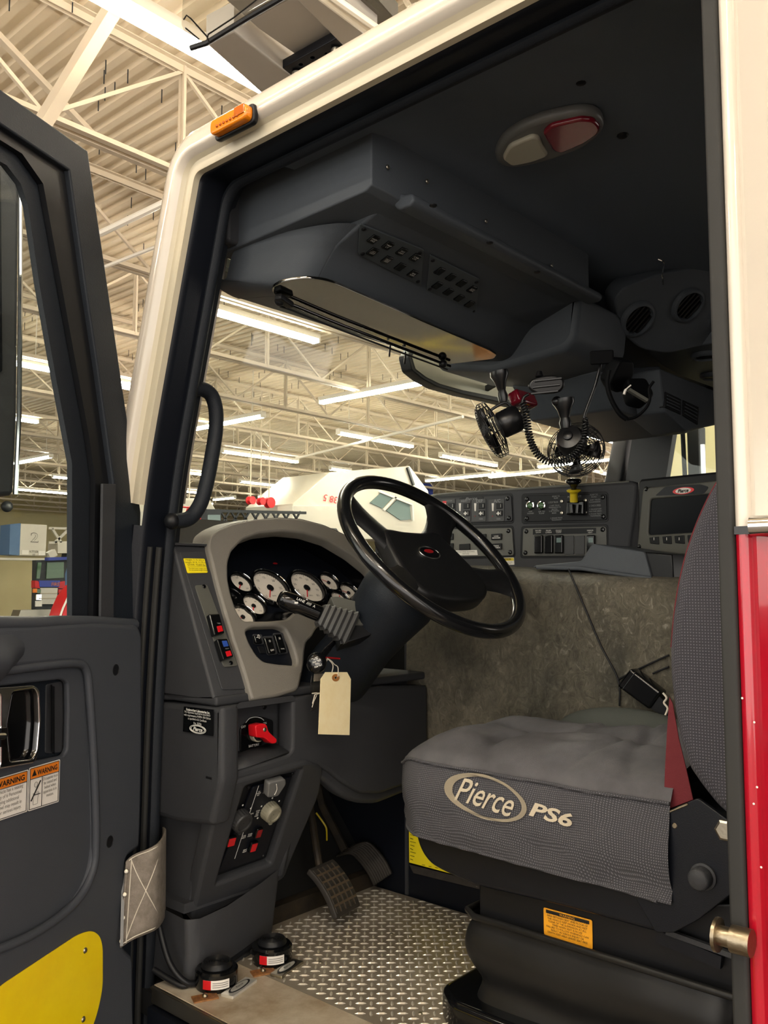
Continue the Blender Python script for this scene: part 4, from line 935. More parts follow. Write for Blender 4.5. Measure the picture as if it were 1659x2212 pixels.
# faceted shell around recesses, lofted in x
def hp(px, py, y): p = PP(px, py, y=y); return (p.x, p.z)
face = [hp(482, 1520, 1.456), hp(700, 1484, 1.456), hp(860, 1462, 1.456), hp(880, 1700, 1.456), hp(850, 1704, 1.456), hp(800, 1718, 1.456), hp(755, 1712, 1.456), hp(722, 1682, 1.456), hp(700, 1655, 1.456), hp(678, 1640, 1.456), hp(630, 1652, 1.456), hp(478, 1694, 1.456)]
face = [(.105, .575), (.60, .575), (.79, .56), (.79, .330), (.70, .318), (.60, .312), (.53, .325), (.46, .365), (.42, .395), (.38, .415), (.30, .418), (.105, .420)]
rec = [hp(517, 1519, 1.456), hp(636, 1503, 1.456), hp(633, 1632, 1.456), hp(621, 1641, 1.456), hp(518, 1672, 1.456)]
rec = [(.150, .572), (.303, .572), (.303, .462), (.290, .452), (.150, .440)]
plate('upper_face', LF, face, .05, M['plastic'], ld, px=False, bev=.008, r=.012, holes=[rec], hr=.006)
plate('under_lip', YF(1.47), [(.10, .405), (.33, .405), (.36, .400), (.42, .37), (.47, .33), (.53, .30), (.60, .285), (.80, .30), (.80, .40), (.6, .45), (.1, .45)], .04, M['plastic'], ld, px=False, bev=.01, r=.02)
MB().box((.45, 1.62, .585), (.70, .30, .02)).build('top_shelf', M['plastic'], ld, bev=.006)
MB().box((.62, 1.53, .50), (.30, .05, .16)).build('centre_pocket', M['plastic'], ld, bev=.01)
RF = YF(1.515)
plate('recess_back', RF, rect(.23, .51, .2, .16), .004, M['plastic'], ld, px=False)
b = MB(); b.rows([[(.145, 1.458, .440), (.20, 1.458, .445), (.295, 1.458, .456)], [(.145, 1.52, .462), (.20, 1.52, .465), (.295, 1.52, .475)]]); b.build('recess_ledge', M['plastic'], ld, solid=.004)
# battery switch
bs = thing('battery_switch', 'red rotary battery switch knob in the recess marked OFF and ON', 'battery switch', RF.pt(565, 1585, .01))
a0, c0 = RF.loc(553, 1583, .006)
plate('switch_plate', RF, [hp(519, 1572, 1.51), hp(540, 1553, 1.51), hp(562, 1547, 1.51), hp(590, 1556, 1.51), hp(590, 1606, 1.51), hp(545, 1622, 1.51), hp(519, 1626, 1.51)], .004, M['gloss'], bs, px=False, off=.006, r=.008, bev=.001)
G = RF.at(a0, c0, .006)
MB().lathe([(.019, 0), (.019, .010), (.0165, .012), (.016, .004)], 28, G, caps=False).build('collar', M['cream'], bs, ang=50)
MB().lathe([(.015, 0), (.015, .020)], 24, G).build('stem', M['black'], bs)
GK = RF.at(*RF.loc(566, 1577, .045), .045)
plate('knob', GK, [(-.019, .012), (.004, .014), (.014, .010), (.020, -.006), (.045, -.026), (.043, -.034), (.030, -.034), (.008, -.018), (-.016, -.014)], .026, M['redk'], bs, px=False, bev=.004, r=.005)
MB().screw(GK, .008, .0, .005, .002).build('knob_screw', M['steel'], bs)
text(RF, 'OFF', *RF.loc(526, 1570, .007), .01, M['inkw'], bs, w_=.013, off=.0068); text(RF, 'ON', *RF.loc(572, 1562, .007), .01, M['inkw'], bs, w_=.010, off=.0068)
text(RF, 'BATTERY', *RF.loc(549, 1610, .007), .01, M['inkw'], bs, w_=.030, off=.0068)
MB().tube(cr([RF.pt(*q, .0075) for q in ((531, 1561), (539, 1552), (551, 1549), (563, 1551), (570, 1556))], 5), .0008, 5).build('arc', M['inkw'], bs)
MB().screw(RF, *RF.loc(571, 1527), .006, .004, 0).build('panel_screw', M['black'], ld)
# certificate plaque on the knee box
XQ = XF(.0985); q = [(397, 1526), (461, 1533), (460, 1590), (395, 1580)]
t = plate('certificate_plaque', XQ, q, .001, M['gloss'], None, off=.0022, r=.002); tag(t, 'black certificate plaque with white print on the side of the lower dash', 'label')
QW = abs(XQ.loc(*q[1])[0]-XQ.loc(*q[0])[0])
text(XQ, 'Underwriters Laboratories Inc.', *quad(XQ, q, .52, .11), .01, M['inkw'], t, w_=.80*QW, h=.0055, bold=.03, off=.0026)
text(XQ, 'Fire Apparatus inspected in accordance\nwith requirements of NFPA 1901 Edition\nas specified in UL Certificate', *quad(XQ, q, .5, .34), .01, M['inkw'], t, w_=.90*QW, h=.019, off=.0026)
text(XQ, 'No. 20256', *quad(XQ, q, .52, .60), .01, M['inkw'], t, w_=.26*QW, h=.0048, off=.0026)
eo = quad(XQ, q, .53, .82)
for k_, rx in ((1, .27*QW), (0, .23*QW)): MB().tube([XQ.w(a, c, .0026) for a, c in ellipse(*eo, rx, .0085-.0018*(1-k_), 30)], .0007, 5, True).build('emblem_ring', M['inkw'], t)
text(XQ, 'Pierce', *eo, .02, M['inkw'], t, w_=.32*QW, h=.0085, shear=.35, bold=.03, off=.0026)
# heater column
PCF = Fr((0, 1.456, .41), (1, 0, 0), (0, -.104, .23))
hc = thing('heater_column', 'charcoal lower column carrying the slanted heater control panel', 'dash column', (.24, 1.65, 0))
cp = [(478, 1696), (664, 1645), (700, 1655), (692, 1715), (660, 1790), (630, 1860), (615, 1900), (560, 1925), (430, 1990), (412, 1992)]
plate('sloped_face', PCF, cp, .04, M['plastic'], hc, bev=.008, r=.02, holes=[[(530, 1700), (652, 1662), (586, 1866), (468, 1910)]], hr=.006)
XC = XF(.13)
plate('side_wall', XC, [(-1.50, .42), (-1.60, .12), (-1.85, .12), (-1.85, .42)], .03, M['plastic'], hc, px=False, bev=.006)
rows = []
def zc(u): return u
prf = [(.10, 1.552, .128), (.10, 1.57, .11), (.10, 1.555, 0)]
foot = [[(.10, 1.66, .13), (.10, 1.56, .125), (.125, 1.545, .125), (.20, 1.548, .13), (.30, 1.556, .15), (.372, 1.568, .165), (.40, 1.60, .20), (.41, 1.72, .22)],
        [(.095, 1.66, .06), (.095, 1.548, .06), (.125, 1.535, .06), (.20, 1.54, .07), (.30, 1.556, .08), (.368, 1.575, .09), (.385, 1.62, .09), (.39, 1.72, .09)],
        [(.09, 1.66, -.005), (.09, 1.55, -.005), (.12, 1.535, -.005), (.20, 1.548, -.005), (.30, 1.566, -.005), (.362, 1.585, -.005), (.377, 1.625, -.005), (.38, 1.72, -.005)]]
MB().rows(foot).build('foot', M['plastic'], hc, bev=.01, seg=3)
MB().box((.24, 1.70, .14), (.26, .24, .02)).build('foot_top', M['plastic'], hc)
MB().rows([[(.365, 1.50, .33), (.375, 1.55, .20), (.37, 1.56, .15)], [(.41, 1.75, .33), (.41, 1.75, .20), (.40, 1.75, .1)]]).build('inner_wall', M['plastic'], hc, solid=.01)
plate('panel_tray', PCF, [(520, 1690), (664, 1650), (592, 1878), (455, 1922)], .004, M['black'], hc, off=-.022)
cq = [(538, 1702), (630, 1680), (570, 1862), (468, 1898)]
hp_ = thing('heater_controls', 'black slanted control panel with knobs and red rockers above the footswitches', 'control panel', PCF.pt(550, 1790))
plate('panel', PCF, [(547, 1700), (630, 1678), (572, 1852), (472, 1885)], .006, M['blackp'], hp_, off=-.014, r=.006, bev=.001)
for q in ((633, 1672), (570, 1850), (538, 1702)): MB().screw(PCF, *PCF.loc(*q, -.012), .004, .003, -.014).build('screw', M['black'], hp_)
def kn2(px, py, m, r_=.021):
    a, c = PCF.loc(px, py, .0); G = PCF.at(a, c, -.014); rows = []
    n = 44
    for h_, s_ in ((0, 1.04), (.012, 1.0), (.020, .97), (.023, .90)):
        rows.append([G.w(r_*s_*(1+(.05 if i % 2 and h_ < .021 else 0))*math.cos(2*math.pi*i/n), r_*s_*(1+(.05 if i % 2 and h_ < .021 else 0))*math.sin(2*math.pi*i/n), h_) for i in range(n)])
    o = MB().rows(rows, cu=True).build('knob', M[m], hp_, ang=30)
    MB().lathe([(r_*.92, .0225), (r_*.72, .0232), (r_*.70, .020), (.001, .0195)], 30, G, caps=False).build('knob_cap', M[m], o, ang=50)
    MB(G).box((-.0, -r_*1.08, .018), (.008, .006, .006)).build('pointer', M[m], o, bev=.001)
    for al in (150, 90, 35, 210): plate('mark', G, ellipse(r_*1.45*math.cos(math.radians(al)), r_*1.45*math.sin(math.radians(al)), .0022, .0022, 10), .0004, M['inkw'], hp_, px=False, off=.0008)
M['kgray'] = mat('olive_grey_knob', '#8a8674', .5); M['kdark'] = mat('dark_knob', '#2d2d2e', .5)
kn2(588, 1757, 'kgray'); kn2(523, 1776, 'kdark', .023)
plate('switch_guard', PCF, [(581, 1692), (617, 1683), (619, 1694), (601, 1721), (578, 1724)], .018, M['bezel'], hp_, off=.006, bev=.005, r=.006)
MB().tube(cr([PCF.pt(*q, .008) for q in ((597, 1694), (598, 1706), (593, 1717))], 4), .0009, 5).build('guard_edge', M['paper'], hp_)
for q, mm in (([(494, 1811), (513, 1806), (507, 1828), (488, 1833)], 'redp'), ([(557, 1792), (570, 1789), (563, 1810), (550, 1813)], 'redd'), ([(544, 1822), (560, 1818), (552, 1840), (538, 1844)], 'redp')):
    rocker(PCF, q, hp_, off=-.014, hgt=.008, lens=((.12, .12, .88, .88, mm),))
MB().bar(PCF.pt(559, 1697, -.0135), PCF.pt(507, 1855, -.0135), .0008).build('divider', M['inkw'], hp_, flat=True)
for px_, py_, s_ in ((559, 1714, 'FULL\nDEFROST\nHEAT'), (573, 1710, 'AIR\nCOND'), (556, 1757, 'COOL\nCAB\nFAN\nSPEED'), (543, 1758, 'FAN'), (527, 1808, 'CAB\nHEAT'), (540, 1804, 'CAB\nFAN'), (529, 1838, 'SEAT\nHEAT')): text(PCF, s_, *PCF.loc(px_, py_, -.013), .005, M['inkw'], hp_, w_=.012, h=.0042*(s_.count('\n')+1), off=-.0132, bold=.02)
# ---------------------------------------------------------------- sill things, pedals, floor plate
def pedal_surface(F, w_, h_, curve, n=12):
    rows = []
    for k in range(n+1):
        v = k/n-.5; rows.append([F.w(a, v*h_, -curve*(2*v)**2) for a in (-w_/2, w_/2)])
    return rows
bp = thing('brake_pedal', 'brown-black brake pedal with a grid of raised rubber squares', 'pedal', PP(722, 1905, y=1.55))
pTL, pTR, pBL = PP(674, 1884, y=1.575), PP(738, 1856, y=1.60), PP(712, 1980, y=1.50)
PFR = Fr((pTR+pBL)/2, pTR-pTL, pTL-pBL)
if PFR.n.dot(CAM-PFR.o) < 0: PFR = Fr(PFR.o, PFR.u, PFR.v)
MB().rows(pedal_surface(PFR, .108, .128, .011)).build('pad', M['pad'], bp, solid=.016, bev=.004, ang=60)
for i in range(5):
    for j in range(6):
        a = (-.0415+.0208*i); v = (-.050+.020*j); c_ = -.011*(2*v/.128)**2
        sl_ = -8*.011*v/.128**2; MB(Fr(PFR.w(a, v, c_+.0085), PFR.u, PFR.v+PFR.n*sl_)).box((0, 0, 0), (.0155, .0150, .003)).build('tread_block', M['acc'], bp, bev=.001)
G = PFR.at(0, 0, .0088)
MB(G).rows([[V((a, -.056+.112*k/10, -.011*((-.056+.112*k/10)/.064)**2)) for a in (-.050, .050)] for k in range(11)]).build('dust_layer', M['pad2'], bp, ang=60)
MB().tube([PFR.w(-.0, .05, -.02), V((.60, 1.72, .30)), V((.58, 1.74, .5))], .010, 10).build('pedal_arm', M['dirt'], bp)
ap = thing('accelerator_pedal', 'curved ribbed rubber accelerator pedal right of the brake pedal', 'pedal', PP(800, 1860, y=1.62))
pth = cr([PP(745, 1838, y=1.70), PP(775, 1832, y=1.675), PP(795, 1848, y=1.645), PP(815, 1875, y=1.615), PP(827, 1900, y=1.60)], 5)
rows = []
for k, p in enumerate(pth):
    row = []
    side = V((.55, -.35, .35)).normalized()
    for i in range(19): row.append(p+side*(i/18-.5)*.058+V((-.5, -.7, .4))*(.0018 if i % 2 else 0))
    rows.append(row)
MB().rows(rows).build('ribbed_pad', M['acc'], ap, ang=20, solid=.006)
MB().tube([pth[0], V((.74, 1.8, .2)), V((.74, 1.85, .35))], .012, 8).build('pedal_arm', M['dirt'], ap)
MB().tube(cr([PP(683, 1756, y=1.75), PP(697, 1775, y=1.74), PP(705, 1790, y=1.73), PP(706, 1815, y=1.74)], 4), .0025, 6).build('loose_wire', M['yellow']); tag(bpy.data.objects['loose_wire'], 'thin yellow wire hanging in the dark above the pedals', 'wire')
# tread plate
fl = thing('tread_plate', 'worn diamond tread plate covering the driver floor', 'floor plate', (.52, 1, 0))
MB().box((.513, .85, -.006), (.562, 1.6, .012)).build('sheet', M['tread'], fl)
b = MB(); pch = .0205; L = .0115; W = .0031
cu_, su_ = math.cos(math.radians(48.8)), math.sin(math.radians(48.8))
for i in range(-90, 90):
    for j in range(-90, 90):
        a, c = i*pch, j*pch
        xx = .5+a*cu_+c*su_; yy = .9-a*su_+c*cu_
        if not (.242 < xx < .786 and .35 < yy < 1.635): continue
        if xx > .62 and yy < .9: continue
        d = V((cu_, -su_, 0)) if (i+j) % 2 else V((su_, cu_, 0)); e = V((-d.y, d.x, 0)); p = V((xx, yy, 0))
        vs = [p-d*L, p-d*L*.4+e*W*.85, p+d*L*.4+e*W*.85, p+d*L, p+d*L*.4-e*W*.85, p-d*L*.4-e*W*.85, p-d*L*.45+V((0, 0, .0024)), p+d*L*.45+V((0, 0, .0024))]
        b.add(vs, [(0, 6, 1), (1, 6, 7, 2), (2, 7, 3), (3, 7, 4), (4, 7, 6, 5), (5, 6, 0)])
o = b.build('tread_lugs', M['lug'], fl, flat=True)
for q in ((886, 2022), (908, 2190), (846, 2018), (692, 2080)): MB().screw(ZF(0), *ZF(0).loc(*q), .005, .003).build('screw', M['steel'], fl)
# foot switches
def footswitch(px, py, lab):
    c = PP(px, py, z=.03); c.z = 0; t = thing('foot_switch', lab, 'foot switch', c, 'foot switches on the door sill')
    G = Fr(c, (1, 0, 0), (0, 1, 0))
    MB().lathe([(.042, 0), (.044, .004), (.044, .034), (.040, .038), (.032, .038)], 36, G).build('body', M['gloss'], t)
    MB().lathe([(.030, .036), (.032, .040), (.030, .046)]+[(.030-.0025*k, .047+(.0024 if k % 2 else 0)) for k in range(1, 11)]+[(.003, .049)], 36, G).build('button', M['black'], t, ang=30)
    al = math.atan2(CAM.y-c.y, CAM.x-c.x)+.30; rows = []
    def arc(a0, a1, z0, z1, r_, nm, m):
        rows = [[G.w(r_*math.cos(al+a0+(a1-a0)*k/12), r_*math.sin(al+a0+(a1-a0)*k/12), zz) for k in range(13)] for zz in (z0, z1)]
        return MB().rows(rows).build(nm, M[m], t)
    arc(-.95, .32, .009, .027, .0445, 'label', 'paper'); arc(-.95, -.55, .009, .027, .0448, 'danger_block', 'redp')
    for zz in (.013, .017, .021): arc(-.48, .25, zz, zz+.0012, .0448, 'print_line', 'inkgray')
    dv = (V((CAM.x, CAM.y, 0))-V((c.x, c.y, 0))).normalized(); dv = V((dv.x*.8+dv.y*.5, dv.y*.8-dv.x*.5, 0))
    p = c+V((-.052, -.030, .0015)); bb = MB(Fr(p, (.9, -.4, 0), (.4, .9, 0))); bb.box((0, 0, 0), (.05, .028, .003)); bb.build('bracket', M['rust'], t)
    MB().ball(p+V((0, 0, .003)), .006).build('bolt', M['brass'], t); return c
c1 = footswitch(468, 2095, 'black round foot switch on the aluminium sill, the nearer one')
c2 = footswitch(588, 2045, 'black round foot switch at the edge of the tread plate, the farther one')
M['badge'] = mat('badge_chrome', '#e6e4de', .28, .6)
def badge(px, py, lab, aged):
    p = PP(px, py, z=0); t = thing('maker_badge', lab, 'badge', p, 'chrome badges on the sill')
    A_ = PP(px-30, py+22, z=0); B_2 = PP(px+30, py-20, z=0); d = (B_2-A_).normalized(); G = Fr(p, d, (-d.y, d.x, 0))
    lrect('plate', G, 0, 0, .085, .030, .006, M['badge' if not aged else 'steel'], t, r=.002, bev=.001)
    plate('oval', G, ellipse(0, 0, .034, .0105), .0006, M['black'], t, px=False, off=.0070)
    plate('inner_oval', G, ellipse(0, 0, .028, .0082), .0006, M['badge'], t, px=False, off=.0076)
    text(G, 'Pierce', 0, 0, .01, M['ink'], t, w_=.022, h=.006, off=.008, shear=.3)
badge(517, 2137, 'bright chrome oval badge on the aluminium sill', 0); badge(620, 2095, 'scuffed chrome oval badge on the tread plate edge', 1)
cb = thing('floor_cable', 'black cable running along the foot of the dash to the foot switches', 'cable', (.2, 1.55, .01))
MB().tube(cr([V((.06, 1.60, .12)), V((.062, 1.56, .05)), V((.085, 1.527, .012)), V((.13, 1.525, .01)), V((.17, 1.54, .01)), V((.22, 1.55, .012)), V((.30, 1.56, .022)), c2+V((-.03, .03, .02))], 7), .0065, 10).build('sheath', M['black'], cb, ang=80)
MB().tube(cr([V((.05, 1.60, .03)), V((.075, 1.54, .008)), c1+V((-.045, .03, .012))], 6), .0065, 10).build('lead', M['black'], cb, ang=80)
MB().lathe([(.010, -.004), (.010, .004)], 12, axF(V((.13, 1.525, .01)), (1, .1, 0))).build('cable_tie', M['gloss'], cb)
# ================================================================ ENGINE TUNNEL AND CENTRE CONSOLE
tn = thing('engine_tunnel', 'engine cover in grey-brown marbled vinyl between the seats', 'engine cover', (1.2, .5, 0))
rows = []
for xx, zo in ((.80, .38), (.798, .60), (.80, .80), (.806, .85), (.825, .872), (.86, .880), (1.2, .885), (1.6, .88)):
    rows.append([(xx+.004*math.sin(yy*5+zo*7)*(1 if zo < .8 else 0), yy, zo-(max(0, 1.45-yy)*.055 if zo > .7 else 0)) for yy in [1.535-.06*k for k in range(34)]])
MB().rows(rows).build('vinyl_cover', M['vinyl'], tn, ang=80)
MB().box((1.2, .70, .19), (.79, 2.4, .40)).build('base', M['blackp'], tn)
plate('front_cap', YF(1.535), [(.80, 0), (1.6, 0), (1.6, .87), (.80, .86)], .01, M['plastic'], tn, px=False)
XT = XF(.796)
for q in ([(1228, 1229), (1262, 1310), (1298, 1395), (1335, 1468), (1338, 1525)], [(1335, 1468), (1380, 1445), (1445, 1415)], [(1410, 1455), (1445, 1440)]):
    MB().tube(cr([XT.pt(*z_, 0) for z_ in q], 5), .0022, 8).build('seam', M['black'], tn, ang=80)
lb = plate('yellow_chart', XF(.793), [(883, 1780), (1040, 1800), (1040, 1905), (884, 1863)], .002, M['yelcard']); tag(lb, 'tall yellow chart label low on the engine cover behind the seat', 'label')
XL2 = XF(.7905)
for i in range(9):
    MB().bar(XL2.pt(886, 1795+i*7.5), XL2.pt(898 - (i % 3)*3, 1798+i*7.5), .0022, .0004).build('print_line', M['ink'], lb, flat=True)
for i in range(5): MB().bar(XL2.pt(912+i*14, 1868+i*3.0), XL2.pt(918+i*14, 1869+i*3.2), .0022, .0004).build('print_line', M['ink'], lb, flat=True)
tag(plate('floor_bracket', XF(.795), [(884, 1868), (1036, 1905), (1036, 1921), (893, 1886)], .004, M['acc']), 'grey-brown strip below the yellow chart', 'bracket')
# switch console
A_ = V((1.05, 1.645, 0)); B_2 = V((1.11, 1.01, 0)); PD = Fr(A_, B_2-A_, (0, 0, 1))
cs = thing('switch_console', 'charcoal centre console with four switch panels above the engine cover', 'console', (1.1, 1.3, .87))
plate('housing', PD, [(926, 1235), (924, 1105), (929, 1080), (946, 1067), (1150, 1053), (1366, 1038), (1379, 1046), (1374, 1100), (1362, 1190), (1360, 1240)], .28, M['plastic'], cs, bev=.010, r=.02)
MB().tube(cr([PD.pt(*q, -.006) for q in ((925, 1110), (930, 1082), (946, 1069), (1150, 1055), (1360, 1041))], 5), .004, 8).build('edge_highlight', M['gray2'], cs, ang=80)  # paler bead paints the highlight along the top edge
def spanel(q, name, label, m='plastic'):
    a, c = PD.loc(*q[0]); t = thing(name, label, 'switch panel', PD.w(*PD.loc((q[0][0]+q[2][0])/2, (q[0][1]+q[2][1])/2)))
    plate('recess', PD, [(q[0][0]-5, q[0][1]-5), (q[1][0]+4, q[1][1]-5), (q[2][0]+4, q[2][1]+5), (q[3][0]-5, q[3][1]+5)], .004, M['black'], t, off=.0008, r=.012, bev=.001)
    plate('face', PD, q, .004, M[m], t, off=.0042, r=.008, bev=.001)
    ins = [(q[0][0]+7, q[0][1]+7), (q[1][0]-8, q[1][1]+7), (q[2][0]-8, q[2][1]-7), (q[3][0]+7, q[3][1]-7)]
    for s_ in ins: MB().screw(PD, *PD.loc(*s_, .004), .0065, .004, .0042).build('screw', M['gloss'], t)
    return t
def sq(px, py, w_, h): return [(px-w_/2, py-h/2), (px+w_/2, py-h/2-w_*.06), (px+w_/2, py+h/2-w_*.03), (px-w_/2, py+h/2)]
M['pgray'] = mat('panel_grey', '#3b3c3d', .5); M['pgray2'] = mat('panel_grey_light', '#595954', .5)
t = spanel([(938, 1077), (1104, 1070), (1107, 1126), (938, 1132)], 'hvac_switches', 'upper left panel of the console with four slider and fan rocker groups')
plate('oval_badge', PD, ellipse(*PD.loc(1018, 1077, .005), .042, .008), .001, M['black'], t, px=False, off=.0056)
text(PD, 'Pierce', *PD.loc(1018, 1077, .006), .01, M['inkdim'], t, w_=.04, h=.008, shear=.3, off=.0062)
for i, (x0, w_) in enumerate(((968, 30), (1001, 31), (1034, 31), (1072, 34))):
    g = plate('group_frame', PD, sq(x0, 1103, w_, 48), .002, M['pgray'], t, off=.0058, r=.004, bev=.0006)
    plate('slider', PD, [(x0-10, 1087), (x0-5, 1087), (x0-6, 1104), (x0-9, 1104)], .001, M['paper'], g, off=.0068)
    if i == 0: plate('red_key', PD, sq(x0-8, 1087, 8, 9), .001, M['redp'], g, off=.0064)
    plate('led', PD, ellipse(*PD.loc(x0-8, 1115, .006), .0018, .0018, 10), .0006, M['redd'], g, px=False, off=.0066)
    for yy in (1093, 1109):
        plate('key', PD, sq(x0+6, yy, 13, 12), .003, M['black'], g, off=.0085, r=.002, bev=.0008)
        MB().bar(PD.pt(x0+9.5, yy-4, .009), PD.pt(x0+9.5, yy+3, .009), .0012, .0004).build('key_arrow', M['inkw'], g, flat=True)
        if yy > 1100: text(PD, '+', *PD.loc(x0+4, yy, .009), .012, M['inkw'], g, w_=.011, bold=.08, off=.0088)
    text(PD, ('HEAT/DEF', 'HEAT', 'DEF', 'A/C')[i], *PD.loc(x0+2, 1082, .006), .005, M['inkdim'], g, w_=.022, off=.0062)
    text(PD, 'FAN', *PD.loc(x0+5, 1121, .006), .005, M['inkdim'], g, w_=.012, off=.0062)
t = spanel([(938, 1144), (1106, 1140), (1110, 1200), (940, 1204)], 'push_button_controls', 'lower left grey panel of the console with labelled push buttons', 'pgray2')
for px_, py_, s_ in ((967, 1160, 'ATC\nDISABLE'), (1038, 1161, ''), (1072, 1160, 'LOAD\nMANAGER'), (967, 1181, 'P'), (1003, 1182, ''), (1072, 1181, 'FAN\nINDEX')):
    k = plate('push_button', PD, sq(px_, py_, 23, 13), .004, M['black'], t, off=.0085, r=.002, bev=.001)
    if s_: text(PD, s_, *PD.loc(px_, py_, .009), .006, M['inkw'], k, w_=.026 if len(s_) > 1 else .006, h=.009 if '\n' in s_ else .008, off=.0088, bold=.02)
lb = plate('notice_strip', PD, [(976, 1189), (1030, 1188), (1032, 1199), (978, 1200)], .0006, M['paper'], t, off=.0056); text(PD, 'DO NOT MOVE TRUCK WITH\nCAB TILTED', *PD.loc(1006, 1194, .006), .005, M['inkgray'], lb, w_=.06, h=.010, off=.0062)
t = spanel([(1131, 1071), (1310, 1067), (1311, 1123), (1131, 1127)], 'pump_controls', 'upper right black console panel with two indicator lamps and pump shift lever', 'black')
for px_, s_ in ((1146, 'PUMP\nENGAGED'), (1170, 'OK TO\nPUMP')):
    a, c = PD.loc(px_, 1092, .005); G = PD.at(a, c, .0045); MB().lathe([(.0125, 0), (.0125, .004), (.0095, .005), (.009, .001)], 24, G, caps=False).build('lamp_ring', M['chrome'], t, ang=60); MB().lathe([(.009, 0), (.008, .004), (.003, .007)], 20, G).build('lamp_lens', M['far_green'], t)
    text(PD, s_, *PD.loc(px_, 1107, .005), .005, M['inkdim'], t, w_=.02, h=.009, off=.0050)
for px_, py_, s_, w_ in ((1201, 1074, 'ROAD TO\nPUMP', .022), (1195, 1085, '1. STOP TRUCK', .03), (1198, 1096, '2. SHIFT TRUCK\nTRANSMISSION TO\nNEUTRAL', .036), (1197, 1106, '3. SET PARKING\nBRAKE', .03), (1202, 1121, '5. ENGAGE TRUCK\nTRANSMISSION', .036), (1283, 1071, 'PUMP TO\nROAD', .022), (1284, 1082, '1. SHIFT TRUCK\nTRANSMISSION', .034), (1285, 1092, '2. CHECK SPEED', .034), (1286, 1102, '3. RELEASE PUMP\nAND PARK BRAKE', .038), (1286, 1112, '4. ENGAGE TRUCK\nTRANSMISSION', .036)):
    text(PD, s_, *PD.loc(px_, py_, .005), .004, M['inkdim'], t, w_=w_, h=.0048*(s_.count('\n')+1), off=.0050)
text(PD, 'PUMP SHIFT', *PD.loc(1241, 1073, .005), .004, M['inkdim'], t, w_=.04, off=.0050)
pl = thing('pump_shift_lever', 'pump shift lever with black knob over a yellow collar on the console', 'lever', PD.pt(1242, 1100))
plate('mount', PD, [(1223, 1083), (1261, 1081), (1261, 1112), (1222, 1112)], .02, M['gloss'], pl, off=.026, bev=.004, r=.004)
for q in ((1214, 1083), (1265, 1081), (1214, 1108), (1265, 1107)): MB().screw(PD, *PD.loc(*q, .005), .0055, .004, .0045).build('bolt', M['steel'], pl)
for s_ in (-7, 7): MB().tube([PD.pt(1242+s_, 1090, .03), PD.pt(1242+s_*.8, 1108, .03)], .007, 12).build('lever_guide', M['gloss'], pl)
b0, b1 = PD.pt(1240, 1084, .03), PD.pt(1239, 1036, .045); G = axF(b0, b1-b0, (1, 0, 0)); Lk = (b1-b0).length
MB().lathe([(.011, 0), (.0105, Lk*.36), (.012, Lk*.42), (.0185, Lk*.46), (.0195, Lk*.52), (.016, Lk*.55), (.009, Lk*.56)], 28, G).build('yellow_collar', M['yellow'], pl, ang=60)
MB().lathe([(.007, Lk*.5), (.008, Lk*.66), (.012, Lk*.78), (.0205, Lk*.88), (.0205, Lk*.98), (.016, Lk*1.03), (.004, Lk*1.05)], 28, G).build('black_knob', M['gloss'], pl, ang=60)
t = spanel([(1130, 1141), (1310, 1137), (1311, 1200), (1128, 1201)], 'rocker_controls', 'lower right grey console panel with a row of tall rockers', 'pgray2')
plate('label_strip', PD, [(1151, 1143), (1287, 1140), (1287, 1152), (1151, 1155)], .0008, M['black'], t, off=.0056)
for px_, s_ in ((1163, 'ENG BRK\nON/OFF'), (1185, 'ENG BRK\nLO/MED/HI'), (1207, 'FRONT\nWHEEL\nLOCK'), (1275, 'MIRROR\nHEAT')): text(PD, s_, *PD.loc(px_, 1148, .006), .004, M['inkw'], t, w_=.018, h=.009, off=.0062)
for i, px_ in enumerate((1162, 1184, 1206, 1229, 1252, 1275)):
    if i in (3, 4): plate('blank_plug', PD, sq(px_, 1178, 21, 40), .003, M['pgray'], t, off=.0075, bev=.001, r=.002)
    else:
        o = plate('rocker_switch', PD, sq(px_, 1176, 18, 39), .012, M['gloss'], t, off=.0155, bev=.003, r=.003)
        if i in (2, 5): plate('lens', PD, sq(px_+1, 1167, 10, 10), .001, M['far_teal'], o, off=.0163)
lb = plate('caution_label', PD, [(1074, 1205), (1110, 1204), (1111, 1220), (1080, 1221)], .0008, M['paper'], None, off=.0010, r=.002); tag(lb, 'small yellow and white CAUTION label under the console panels', 'label')
plate('header', PD, [(1075, 1206), (1109, 1205), (1110, 1211), (1077, 1212)], .0006, M['yellow'], lb, off=.0016); text(PD, 'CAUTION', *PD.loc(1093, 1208), .005, M['ink'], lb, w_=.034, off=.002, bold=.03)
text(PD, 'Do not use switch while\nvehicle is in motion', *PD.loc(1095, 1216), .005, M['inkgray'], lb, w_=.036, h=.008, off=.0014)
# tray
tr = thing('console_tray', 'dark grey moulded armrest tray jutting out of the console beside the seat back', 'tray', (.9, .95, .85))
XR = XF(.85)
plate('side', XR, [(1278, 1174), (1392, 1192), (1408, 1249), (1330, 1238), (1255, 1228), (1150, 1226), (1156, 1221), (1255, 1212)], .20, M['console'], tr, bev=.006, r=.008)
plate('end', XR, [(1391, 1192), (1452, 1198), (1456, 1258), (1408, 1250)], .18, M['black'], tr, off=-.008, bev=.004)
MB().tube([XR.pt(1160, 1226, .004), XR.pt(1256, 1228, .004), XR.pt(1330, 1239, .004), XR.pt(1408, 1250, .004)], .005, 8).build('bottom_bead', M['console'], tr, ang=80)
